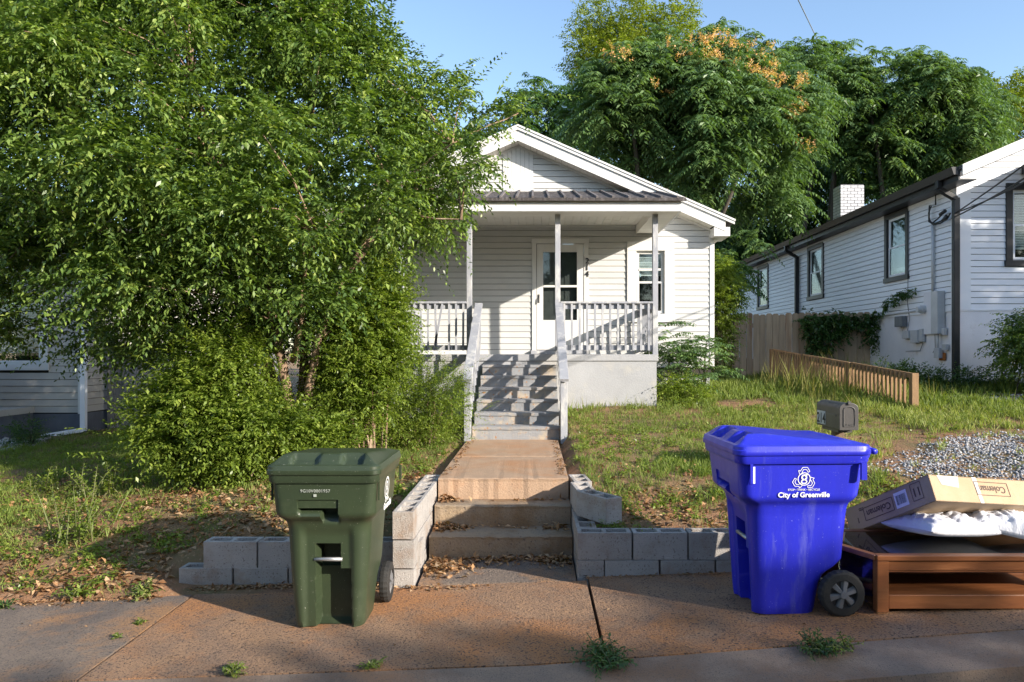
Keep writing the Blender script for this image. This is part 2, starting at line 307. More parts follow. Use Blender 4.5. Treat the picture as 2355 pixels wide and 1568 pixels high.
# kerb and road
mb = MB(); X = np.arange(-26, 26.1, .5)
for x0, x1 in zip(X[:-1], X[1:]):
    f = lambda x: 3.845+.09*x if x > 0 else 3.845
    mb.hexa([(x0, f(x0)-.42, sw(x0)-.3), (x1, f(x1)-.42, sw(x1)-.3), (x1, f(x1)-.004, sw(x1)-.3), (x0, f(x0)-.004, sw(x0)-.3),
             (x0, f(x0)-.38, sw(x0)-.03), (x1, f(x1)-.38, sw(x1)-.03), (x1, f(x1)-.004, sw(x1)-.008), (x0, f(x0)-.004, sw(x0)-.008)])
tag(mb.build('kerb', 'curb'), kind='structure')
mb = MB(); X = np.arange(-60, 60.1, 1)
for x0, x1 in zip(X[:-1], X[1:]):
    mb.add([(x0, -3.8, sw(x0)-.14), (x1, -3.8, sw(x1)-.14), (x1, 6 if x1 > 26 else 3.45+.09*max(x1, 0), sw(x1)-.14), (x0, 6 if x0 > 26 else 3.45+.09*max(x0, 0), sw(x0)-.14)], [(0, 1, 2, 3)])
tag(mb.build('road', 'asphalt'), kind='structure')

# lower concrete steps and path
steps = tag(empty('concrete_steps', (-.26, 5.8, 0)), kind='structure'); o_ = steps.location
def roughbox(name, m, par, x0, x1, y0, y1, z0, z1, seed, amp=.006, nx=26):
    r = random.Random(seed); mb = MB(par.location); 
    js = [(r.uniform(-amp, amp), r.uniform(-amp, amp)) for _ in range(nx+1)]
    rings = []
    for i in range(nx+1):
        x = x0+(x1-x0)*i/nx; a, b = js[i]
        rings.append([(x, y0+.006+b*.5, z0), (x, y1, z0), (x, y1, z1), (x, y0+.012, z1+a*.3), (x, y0-.006+b*.6, z1-.008+a*.8), (x, y0+b*.6, z1-.03)])
    mb.loft(rings); return mb.build(name, m, par)
roughbox('step', 'conc', steps, -.818, .302, 5.78, 6.12, -.12, .186, 1)
roughbox('step', 'conc', steps, -.82, .305, 6.118, 6.40, -.12, .355, 2)
path = tag(empty('front_path', (-.26, 7.5, .5)), kind='structure')
roughbox('slab', 'path', path, -.825, .30, 6.39, 7.72, .0, .535, 3, .008)
roughbox('slab', 'path', path, -.822, .298, 7.726, 9.22, .2, .54, 4, .003)

# ------------------------------------------------------------------ cinder block walls
def block_mesh(L=.385, Wd=.15, Hh=.194):
    t = .028; wx = .03; xc = [0, wx, L/2-wx/2, L/2+wx/2, L-wx, L]; yc = [0, t, Wd-t, Wd]; v = []; f = []
    def vid(i, j, top): return (i*4+j)*2+top
    for i in range(6):
        for j in range(4):
            v += [(xc[i]-L/2, yc[j]-Wd/2, 0), (xc[i]-L/2, yc[j]-Wd/2, Hh)]
    hole = {(1, 1), (3, 1)}
    for i in range(5):
        for j in range(3):
            if (i, j) in hole: continue
            f.append((vid(i, j, 1), vid(i+1, j, 1), vid(i+1, j+1, 1), vid(i, j+1, 1)))
            f.append((vid(i, j, 0), vid(i, j+1, 0), vid(i+1, j+1, 0), vid(i+1, j, 0)))
    def wall(a, b): f.append((vid(*a, 0), vid(*b, 0), vid(*b, 1), vid(*a, 1)))
    for i in range(5): wall((i, 0), (i+1, 0)); wall((i+1, 3), (i, 3))
    for j in range(3): wall((0, j+1), (0, j)); wall((5, j), (5, j+1))
    for i, j in hole:
        wall((i+1, j), (i, j)); wall((i, j+1), (i+1, j+1)); wall((i, j), (i, j+1)); wall((i+1, j+1), (i+1, j))
    me = bpy.data.meshes.new('cinder_block'); me.from_pydata(v, [], f); me.materials.append(M['block'])
    bm = bmesh.new(); bm.from_mesh(me); bmesh.ops.recalc_face_normals(bm, faces=bm.faces)
    bmesh.ops.bevel(bm, geom=[e for e in bm.edges if e.is_manifold and e.calc_face_angle(0) > .5], offset=.0025, segments=1, affect='EDGES', clamp_overlap=True); bm.to_mesh(me); bm.free()
    return me
BM = block_mesh(); BMH = block_mesh(L=.19)
def block(par, x, y, z, rz=0, me=None, tilt=0):
    o = link('cinder_block', me or BM, par, Vector((x, y, z))-par.location); r = random.Random(int(x*991+y*71+z*37))
    o.rotation_euler = (tilt, r.uniform(-.004, .004), rz+r.uniform(-.008, .008)); return o
wl = empty('block_wall', (-1.8, 5.42, 0), label='low grey block wall two courses high left of the steps, behind the green cart', cat='wall')
for k in range(4): block(wl, -2.37+.3975*k-.005, 5.425, -.135)
for k in range(4): block(wl, -2.20+.3975*k, 5.43, .056)
cl = empty('block_wall', (-.92, 5.9, 0), label='three course block wall running up the left side of the lower steps', cat='wall')
for c, z in enumerate((-.10, .105, .31)):
    for k in range(4):
        y = 5.375+.3975*k+(.19 if c % 2 else 0)
        if c % 2 and k == 0: block(cl, -.915, 5.28, z, PI/2, BMH)
        if y < 6.75: block(cl, -.915, y, z, PI/2)
cr = empty('block_wall', (.385, 5.9, 0), label='block wall up the right side of the lower steps, turning along the pavement behind the blue cart', cat='wall')
block(cr, .407, 5.355, -.06, 0, BMH)
for k in range(8): block(cr, .702+.3975*k, 5.355, -.06)
for k in range(8): block(cr, .505+.3975*k+.002, 5.357, .138)
for c, z in enumerate((-.06, .138)):
    for k in range(3): block(cr, .388, 5.635+.3975*k+(.0 if c else .1), z, PI/2)
for k in range(2): block(cr, .40+.012*k*0+.0, 6.44-.3975*k, .336, PI/2+.09)
lb = empty('loose_block', (.50, 5.70, .336), 0, 'loose grey block set askew on top of the wall right of the lower steps', 'block')
o = link('cinder_block', BM, lb, (0, 0, .001), (0, 0, -PI/3.1))

# ------------------------------------------------------------------ white cottage
YW, YP, YF, YR = 12.84, 10.97, 10.76, 12.54
hx = -.27
house = empty('white_cottage', (hx, YW, .8), 0, 'small white cottage with a gabled front, porch and concrete stairs, number 214', 'house')
HO = house.location
def wx(dx): return (dx-VX)*YW/F
def wz(dy): return H-(dy-VY)*YW/F
XL, XR = -3.62, 3.10
EXP = .1035
def lap(par, org, x0, x1, z, hgt, y, m, name='siding_board', zl=None, zr=None, axis='y', sgn=-1):
    # one clapboard: bottom edge stands 16 mm proud; zl/zr: top heights at its ends when cut by a slope
    gp_ = .0095 if m == 'bluewhite' else .0075; zl = z+hgt-gp_ if zl is None else zl; zr = z+hgt-gp_ if zr is None else zr  # gap bares the near-black core, a coloured stand-in for lap shadow
    t = lambda zz: y+sgn*(.022-.012*min(1, max(0, (zz-z)/hgt)))
    pr = [(x0, t(z), z), (x1, t(z), z), (x1, t(zr), zr), (x0, t(zl), zl), (x0, y-sgn*.02, z), (x1, y-sgn*.02, z), (x1, y-sgn*.02, zr), (x0, y-sgn*.02, zl)]
    if axis == 'x': pr = [(b, a, c) for a, b, c in pr]
    mb = MB(org); mb.add(pr, [(0, 1, 2, 3), (7, 6, 5, 4), (0, 4, 5, 1), (1, 5, 6, 2), (2, 6, 7, 3), (3, 7, 4, 0)])
    return mb.build(name, m, par)
def courses(par, org, x0, x1, z0, z1, y, m, holes, exp=EXP, axis='y', sgn=-1, top=None, name='siding_board'):
    z = z0
    while z < z1-.02:
        h = min(exp, z1-z)
        segs = [(x0, x1)]
        for a, b, c, d in holes:
            if z+h*.5 > c and z+h*.5 < d:
                segs = [q for s0, s1 in segs for q in ((s0, min(s1, a)), (max(s0, b), s1)) if q[1]-q[0] > .03]
        for s0, s1 in segs: lap(par, org, s0, s1, z, h, y, m, name, axis=axis, sgn=sgn)
        z += exp
wins = [(wx(1441), wx(1548), wz(741), wz(556)), (wx(831), wx(937), wz(741), wz(556))]
door = (wx(1227), wx(1348), wz(813), wz(553))
courses(house, HO, XL, XR-.04, 1.37, 4.08, YW, 'siding', wins+[door])
# gable siding above, cut by the slope
SL = .4366; ZR = 5.465; DU = .27
def under(x): return ZR-DU-SL*abs(x-hx)
z = 1.37+EXP*27
while z < under(hx)-.02:
    half0 = (ZR-DU-z)/SL; half1 = max(.0, (ZR-DU-z-EXP)/SL)
    for sg in (-1, 1):
        a = .262; b0 = min(half0, 3.35); b1 = min(half1, 3.35)
        if b0 > a+.02:
            p = [(hx+sg*a, z), (hx+sg*b0, z), (hx+sg*max(b1, a), min(z+EXP-.0075, under(hx+a)+.0)), (hx+sg*a, min(z+EXP-.0075, under(hx+a)))]
            mb = MB(HO); fr = [(x, YW-.022+.012*(zz-z)/EXP, zz) for x, zz in p]; bk = [(x, YW+.02, zz) for x, zz in p]
            mb.add(fr+bk, [(0, 1, 2, 3), (7, 6, 5, 4)]+[(i, i+4, (i+1) % 4+4, (i+1) % 4) for i in range(4)]); mb.build('siding_board', 'siding', house)
    z += EXP
# louvre panel at the gable top: vertical boards
for k in range(7):
    x0 = hx-.262+.0749*k+.002; x1 = x0+.071; mb = MB(HO)
    zt0, zt1 = under(x0), under(x1)
    if x0 < hx < x1: mb.prism([(x0, YW-.03, 4.3), (x1, YW-.03, 4.3), (x1, YW-.03, zt1), (hx, YW-.03, under(hx)), (x0, YW-.03, zt0)], (0, .03, 0))
    else: mb.prism([(x0, YW-.03, 4.3), (x1, YW-.03, 4.3), (x1, YW-.03, zt1), (x0, YW-.03, zt0)], (0, .03, 0))
    mb.build('gable_board', 'trim', house)
# core walls close the inside; near-black colour stands in for shadow between boards
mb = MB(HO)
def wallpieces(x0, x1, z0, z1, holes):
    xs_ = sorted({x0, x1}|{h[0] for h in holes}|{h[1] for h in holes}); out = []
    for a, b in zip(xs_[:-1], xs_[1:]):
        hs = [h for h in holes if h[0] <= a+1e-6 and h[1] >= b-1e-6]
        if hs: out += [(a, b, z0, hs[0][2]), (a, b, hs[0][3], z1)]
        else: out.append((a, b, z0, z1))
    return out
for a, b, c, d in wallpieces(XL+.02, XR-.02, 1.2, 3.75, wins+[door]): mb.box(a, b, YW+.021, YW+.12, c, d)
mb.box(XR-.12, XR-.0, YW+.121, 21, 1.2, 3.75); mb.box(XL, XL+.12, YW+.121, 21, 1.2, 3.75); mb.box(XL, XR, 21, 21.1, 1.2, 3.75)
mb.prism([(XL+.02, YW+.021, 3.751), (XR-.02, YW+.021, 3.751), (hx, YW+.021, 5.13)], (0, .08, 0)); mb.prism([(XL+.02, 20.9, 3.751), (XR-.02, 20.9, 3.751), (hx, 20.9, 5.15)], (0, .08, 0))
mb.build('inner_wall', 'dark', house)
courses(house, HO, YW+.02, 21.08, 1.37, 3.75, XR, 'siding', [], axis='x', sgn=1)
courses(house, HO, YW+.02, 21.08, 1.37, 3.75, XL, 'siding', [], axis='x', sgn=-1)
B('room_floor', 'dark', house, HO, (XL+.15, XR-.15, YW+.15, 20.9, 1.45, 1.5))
B('foundation', 'slab', house, HO, (XL+.04, XR-.04, YW+.03, 21, .2, 1.368))
B('corner_board', 'trim', house, HO, (XR-.05, XR+.03, YW-.03, YW+.05, 1.36, 3.66), bevel=.004); B('corner_board', 'trim', house, HO, (XL-.03, XL+.05, YW-.03, YW+.05, 1.36, 3.66))
# roof
for sg in (-1, 1):
    ex = hx+sg*3.66; mb = MB(HO)
    def pitch(d0, d1, l0, l1): return [(hx+sg*l0, ZR-d0-SL*l0), (hx+sg*l1, ZR-d0-SL*l1), (hx+sg*l1, ZR-d1-SL*l1), (hx+sg*l0, ZR-d1-SL*l0)]
    def slope_part(name, m, d0, d1, l0, l1, y, dy):
        mb = MB(HO); mb.prism([(x, y, z) for x, z in pitch(d0, d1, l0, l1)], (0, dy, 0)); mb.build(name, m, house)
    slope_part('roof', 'shingle', 0, .05, 0, 3.66, YR+.002, 9.0)
    slope_part('roof_edge', 'trim', -.012, .066, 0, 3.67, YR-.035, .035)
    slope_part('roof_edge_lip', 'trim', -.02, .012, 0, 3.68, YR-.05, .014)
    slope_part('rake_board', 'trim', .067, .245, 0, 3.52, YR-.008, .02)
    for k in range(33):
        a = .002+k*.107; b = a+.103
        if a > 3.3: break
        slope_part('soffit_board', 'soffit', .232, .245, a, b, YR+.013, YW-YR-.035)
    slope_part('frieze_trim', 'trim', .246, .285, 0, 3.36, YW-.035, .016)
    xa, xb = sorted((hx+sg*3.33, hx+sg*3.6))
    B('eave_return', 'trim', house, HO, (xa, xb, YR+.001, YW+.3, 3.60, 3.755), bevel=.004)
    B('eave_soffit', 'soffit', house, HO, (xa, xb, YW+.302, 21.3, 3.64, 3.72))
# windows
def sash_window(par, org, x0, x1, z0, z1, y, trim, tw, frame_m='trim', blind=0.0, name='window', face=-1, sills=True, tiltb=0, wide=False):
    # y: wall face. outer casing x0..x1, z0..z1
    w_ = empty(name, Vector(((x0+x1)/2, y, z0))-org); w_.parent = par; o = Vector(((x0+x1)/2, y, z0))
    s = face; ya, yb = sorted((y+s*.045, y-s*.02))
    B('casing', trim, w_, o, (x0, x0+tw, ya, yb, z0+tw*.9, z1-tw), (x1-tw, x1, ya, yb, z0+tw*.9, z1-tw), (x0, x1, ya-.003, yb, z1-tw, z1), (x0-.02, x1+.02, ya-.012, yb, z0, z0+tw*.9), bevel=.004)
    ix0, ix1, iz0, iz1 = x0+tw, x1-tw, z0+tw*.9, z1-tw; st = .035; zm = (iz0+iz1)/2
    f1, f2 = sorted((y+s*.02, y-s*.03)); g1, g2 = sorted((y-s*.005, y-s*.055))
    B('frame', frame_m, w_, o, (ix0, ix0+.02, g1-.0, f2, iz0, iz1), (ix1-.02, ix1, g1-.0, f2, iz0, iz1), (ix0+.02, ix1-.02, g1, f2, iz1-.02, iz1), (ix0+.02, ix1-.02, g1, f2, iz0, iz0+.02))
    a, b = ix0+.02, ix1-.02
    for (u0, u1, q0, q1, nm) in ((iz0+.02, zm+.015, y+s*.008, y-s*.012, 'sash'), (zm-.015, iz1-.02, y-s*.014, y-s*.034, 'sash')):
        q0, q1 = sorted((q0, q1))
        B(nm, frame_m, w_, o, (a, a+st, q0, q1, u0, u1), (b-st, b, q0, q1, u0, u1), (a+st, b-st, q0, q1, u1-.03, u1), (a+st, b-st, q0, q1, u0, u0+.035))
        mb = MB(o); ym = (q0+q1)/2; mb.box(a+st, b-st, ym-.0015, ym+.0015, u0+.035, u1-.03); mb.build('pane', 'glass', w_)
    if blind:
        r = random.Random(3); n = int((iz1-iz0-.1)*blind/.028)
        for k in range(n):
            zz = iz1-.05-k*.028; mb = MB(o); yy = y-s*.085; t = .008+r.uniform(-.002, .004)
            mb.hexa([(a+.01, yy-.008, zz-t), (b-.01, yy-.008, zz-t+r.uniform(-.002, .002)), (b-.01, yy+.008, zz+t), (a+.01, yy+.008, zz+t), (a+.01, yy-.008, zz-t+.002), (b-.01, yy-.008, zz-t+.002), (b-.01, yy+.008, zz+t+.002), (a+.01, yy+.008, zz+t+.002)])
            mb.build('blind_slat', 'blind', w_)
    return w_
for i, (a, b, c, d) in enumerate(wins):
    w_ = sash_window(house, HO, a, b, c, d, YW, 'trim', .145 if 0 else .16, 'trim', blind=.42)
    o = Vector(((a+b)/2, YW, c)); B('rail_trim', 'trim', w_, o, (a+.21, b-.21, YW+.0, YW+.012, wz(622), wz(617)))
# door
d_ = empty('door', Vector(((door[0]+door[1])/2, YW, door[2]))-HO); d_.parent = house; o = Vector(((door[0]+door[1])/2, YW, door[2]))
x0, x1, z0, z1 = wx(1223), wx(1352), 1.6, wz(549.5)
B('casing', 'trim', d_, o, (x0, wx(1233), YW-.04, YW+.02, z0, z1-.085), (wx(1342), x1, YW-.04, YW+.02, z0, z1-.085), (x0-.01, x1+.01, YW-.045, YW+.02, z1-.085, z1), bevel=.004)
B('threshold', 'greywood', d_, o, (x0-.02, x1+.0, YW-.10, YW+.02, 1.60, 1.665), bevel=.004)
lx0, lx1, lz0, lz1 = wx(1234), wx(1341.5), wz(804), wz(562); gx0, gx1, gz0, gz1 = wx(1248.5), wx(1326), wz(736), wz(580)
B('door_leaf', 'trim', d_, o, (lx0, gx0, YW-.03, YW+.005, lz0, lz1), (gx1, lx1, YW-.03, YW+.005, lz0, lz1), (gx0, gx1, YW-.03, YW+.005, lz0, gz0), (gx0, gx1, YW-.03, YW+.005, gz1, lz1), (gx0, gx1, YW-.034, YW+.0, wz(661), wz(656)), bevel=.003)
mb = MB(o); mb.box(gx0, gx1, YW-.012, YW-.009, gz0, gz1); mb.build('pane', 'glass', d_)
B('inner_door', 'mailraise', d_, o, (lx0-.0, lx1, YW+.06, YW+.10, lz0, lz1), bevel=.003)
mb = MB(o); cx = (gx0+gx1)/2
for r_ in (.10, .15, .2):
    pts = [(cx+r_*math.cos(t), YW+.052, gz1-.12-r_*.8*math.sin(t)*.9) for t in np.linspace(.2, PI-.2, 14)]; mb.tube(pts, .004, 5)
for q in (-.09, .09): mb.bar((cx+q, YW+.052, gz0+.1), (cx+q, YW+.052, gz1-.3), .008, .008)
for zz in (.1, .33, .36, .56): mb.bar((cx-.2, YW+.053, gz0+zz), (cx+.2, YW+.053, gz0+zz), .006, .006)
mb.build('leaded_pattern', 'mailraise', d_)
mb = MB(o); hxp = lx0+.035; zc = wz(688); mb.box(hxp-.012, hxp+.012, YW-.042, YW-.03, zc-.06, zc+.08); mb.tube([(hxp, YW-.04, zc+.02), (hxp, YW-.075, zc+.01), (hxp+.002, YW-.08, zc-.07)], .009, 8); mb.build('handle', 'black', d_)
for k, ch in enumerate('214'):
    text_obj(ch, .135, 'black', house, 'house_number', .006, frame(Vector((wx(1349.5), YW-.052, wz(601+k*15)))-HO, (1, 0, 0), (0, 0, 1)), bold=.002)
# porch: slab, foundation, posts
PL, PR = -2.12, (1513-VX)*YP/F
B('porch_slab', 'slab', house, HO, (PL-.03, PR, YP, YW-.001, 1.50, 1.597), bevel=.006)
B('porch_foundation', 'slab', house, HO, (PL, -.80, YP+.02, YW+.02, .3, 1.498), (.345, PR-.02, YP+.02, YW+.02, .3, 1.498), (-.80, .345, YP+.022, YW+.02, .3, 1.497))
px = lambda dx: (dx-VX)*(YP+.06)/F
posts = [px(1079), px(1282), px(1506), px(922)]
for i, p in enumerate(posts): B('porch_post', 'greywood', house, HO, (p-.039, p+.039, YP+.03, YP+.108, 1.597, 3.68), bevel=.004)
# beams, ceiling, roof of porch
FX1 = (1567-VX)*YF/F; FX0 = -2.32; ZB = 3.68
B('porch_fascia', 'trim', house, HO, (FX0, FX1, YF, YF+.03, ZB, 3.852), bevel=.004)
B('beam_soffit', 'soffit', house, HO, (FX0+.002, FX1-.002, YF+.031, 11.18, ZB+.002, ZB+.02))
B('beam_face', 'trim', house, HO, (FX0+.002, 1.782, 11.16, 11.18, ZB+.021, 3.84))
for k in range(20):
    y0 = 11.182+k*.0825
    if y0+.08 < YW-.02:
        B('beam_board', 'soffit', house, HO, (1.782, FX1-.03, y0, y0+.079, ZB+.002, ZB+.014)); B('beam_board', 'soffit', house, HO, (FX0+.03, -1.95, y0, y0+.079, ZB+.002, ZB+.014))
B('beam_side', 'soffit', house, HO, (1.77, 1.782, 11.182, YW-.022, ZB, 3.835)); B('beam_side', 'soffit', house, HO, (-1.962, -1.95, 11.182, YW-.022, ZB, 3.835))
B('beam_trim', 'trim', house, HO, (FX1-.03, FX1, YF+.03, YW-.022, ZB-.004, 3.86)); B('beam_trim', 'trim', house, HO, (FX0, FX0+.03, YF+.03, YW-.022, ZB-.004, 3.86))
xk = -1.948
while xk+.02 < 1.77:
    B('ceiling_board', 'soffit', house, HO, (xk, min(xk+.126, 1.769), 11.183, YW-.022, 3.83, 3.845)); xk += .13
B('ceiling_trim', 'trim', house, HO, (-1.95, 1.77, YW-.04, YW-.02, 3.795, 3.828)); B('ceiling_trim', 'trim', house, HO, (1.74, FX1-.03, YW-.04, YW-.02, 3.645, 3.675))
zp0, zp1 = 3.865, 4.42   # at Y 10.68 and wall
mb = MB(HO); mb.hexa([(FX0-.05, YF-.06, zp0-.02), (FX1+.05, YF-.06, zp0-.02), (FX1+.05, YW-.02, zp1-.02), (FX0-.05, YW-.02, zp1-.02), (FX0-.05, YF-.06, zp0), (FX1+.05, YF-.06, zp0), (FX1+.05, YW-.02, zp1), (FX0-.05, YW-.02, zp1)])
proof = mb.build('porch_roof', 'metalroof', house)
xk = FX0-.03
while xk < FX1+.05:
    mb = MB(HO); a = Vector((xk, YF-.065, zp0+.012)); b = Vector((xk, YW-.03, zp1+.012)); mb.bar(a, b, .03, .03); r_ = mb.build('roof_rib', 'rib', house); xk += .2335
B('roof_flashing', 'metalroof', house, HO, (FX0-.06, FX1+.06, YF-.07, YF-.04, zp0-.045, zp0-.02))
for xa, xb, c0 in ((FX1-.028, FX1-.002, 1), (FX0+.002, FX0+.028, 1)):
    mb = MB(HO); mb.prism([(xa, YF+.031, 3.861), (xa, YW-.03, 3.861), (xa, YW-.03, zp1-.03), (xa, YF+.031, zp0-.025+.02)], (xb-xa, 0, 0)); mb.build('roof_end_panel', 'trim', house)
mb = MB(HO); mb.box(px(1290), px(1318), 11.35, 11.5, 3.79, 3.828); mb.box(px(1312), px(1319), 11.34, 11.38, 3.775, 3.81); mb.build('porch_light_base', 'soffit', house)
# railings
def railing(x0, x1, n, loose=()):
    r = empty('railing', Vector(((x0+x1)/2, YP+.07, 1.6))-HO); r.parent = house; o = Vector(((x0+x1)/2, YP+.07, 1.6)); y = YP+.05
    B('top_rail', 'greywood', r, o, (x0, x1, y-.03, y+.065, 2.355, 2.385), bevel=.003); B('sub_rail', 'greywood', r, o, (x0, x1, y+.012, y+.05, 2.275, 2.354))
    B('bottom_rail', 'greywood', r, o, (x0, x1, y+.012, y+.05, 1.66, 1.735), bevel=.003)
    for k in range(n):
        x = x0+(x1-x0)*(k+.5)/n; l = loose[k] if k < len(loose) else 0
        mb = MB(o); mb.bar((x+l, y-.006, 1.655), (x+random.uniform(-.004, .004), y-.006, 2.352), .03, .034, (0, 1, 0)); mb.build('baluster', 'greywood', r)
railing(posts[1]+.04, posts[2]-.04, 12); railing(posts[3]+.04, posts[0]-.04, 9, (0, 0, 0, .0, .02, -.12, 0, 0, 0))
for X0 in (posts[2]-.0, posts[3]):
    r = empty('railing', Vector((X0, 11.9, 1.6))-HO); r.parent = house; o = Vector((X0, 11.9, 1.6))
    B('top_rail', 'greywood', r, o, (X0-.045, X0+.045, YP+.11, YW-.02, 2.33, 2.36)); B('sub_rail', 'greywood', r, o, (X0-.0, X0+.038, YP+.11, YW-.02, 2.25, 2.329)); B('bottom_rail', 'greywood', r, o, (X0, X0+.038, YP+.11, YW-.02, 1.64, 1.71))
    for k in range(13):
        yy = YP+.2+k*.128; B('baluster', 'greywood', r, o, (X0-.032, X0-.001, yy, yy+.03, 1.635, 2.325))
# porch stairs
st = empty('porch_stairs', Vector((-.22, 9.2, .5))-HO); st.parent = house; so_ = Vector((-.22, 9.2, .5)); st_parts = []
y0s = 9.19; tr = .2967
for k in range(6):
    yy = y0s+tr*k; zt = .555+.149*(k+1); r = random.Random(k)
    rings = []
    for i in range(19):
        x = -.765+.005*k+(1.087-.005*k)*i/18; a = r.uniform(-.004, .004)
        rings.append([(x, yy+.008, .3), (x, YP+.05, .3), (x, YP+.05, zt-.001*(k)), (x, yy+.004, zt+a*.3), (x, yy-.01, zt-.006+a), (x, yy-.008, zt-.04+a), (x, yy+.006, zt-.045)])
    # only this step's own slab
    rings = [[(p[0], min(p[1], yy+tr+.02), max(p[2], zt-.17)) for p in rg] for rg in rings]
    mb = MB(so_); mb.loft(rings); mb.build('step', 'stair', st)
B('stair_core', 'stair', st, so_, *[(-.75, .31, y0s+.03+tr*k, y0s+.03+tr*(k+1), .3, .55+.149*k-.03+.149*.0) for k in range(6)])
for X0, sg in ((-.815, -1), (.372, 1)):
    r = empty('stair_rail', Vector((X0, 9.1, .6))-HO); r.parent = house; o = Vector((X0, 9.1, .6))
    B('post', 'greywood', r, o, (X0-.042, X0+.042, 9.08, 9.16, .50, 1.26), bevel=.004)
    mb = MB(o); a = Vector((X0-.0, 9.03, 1.285)); b = Vector((X0, 10.98, 2.345)); mb.bar(a, b, .11, .036); mb.build('handrail', 'greywood', r, bevel=.003)
    mb = MB(o); mb.bar((X0-sg*.0, 9.12, 1.20), (X0, 10.98, 2.215), .036, .085); mb.build('sub_rail', 'greywood', r)
    mb = MB(o); mb.bar((X0, 9.14, .76), (X0, 10.96, 1.74), .036, .12); mb.build('stringer', 'greywood', r)
    for k in range(10):
        yy = 9.28+k*.175; zb = .76+(yy-9.14)*.5385; mb = MB(o); mb.box(X0-sg*.02-.016, X0-sg*.02+.016, yy, yy+.034, zb-.03, zb+.46); mb.build('baluster', 'greywood', r)
B('newel', 'greywood', house, HO, (posts[0]+.05, posts[0]+.10, 10.86, 10.94, 1.597, 2.15))

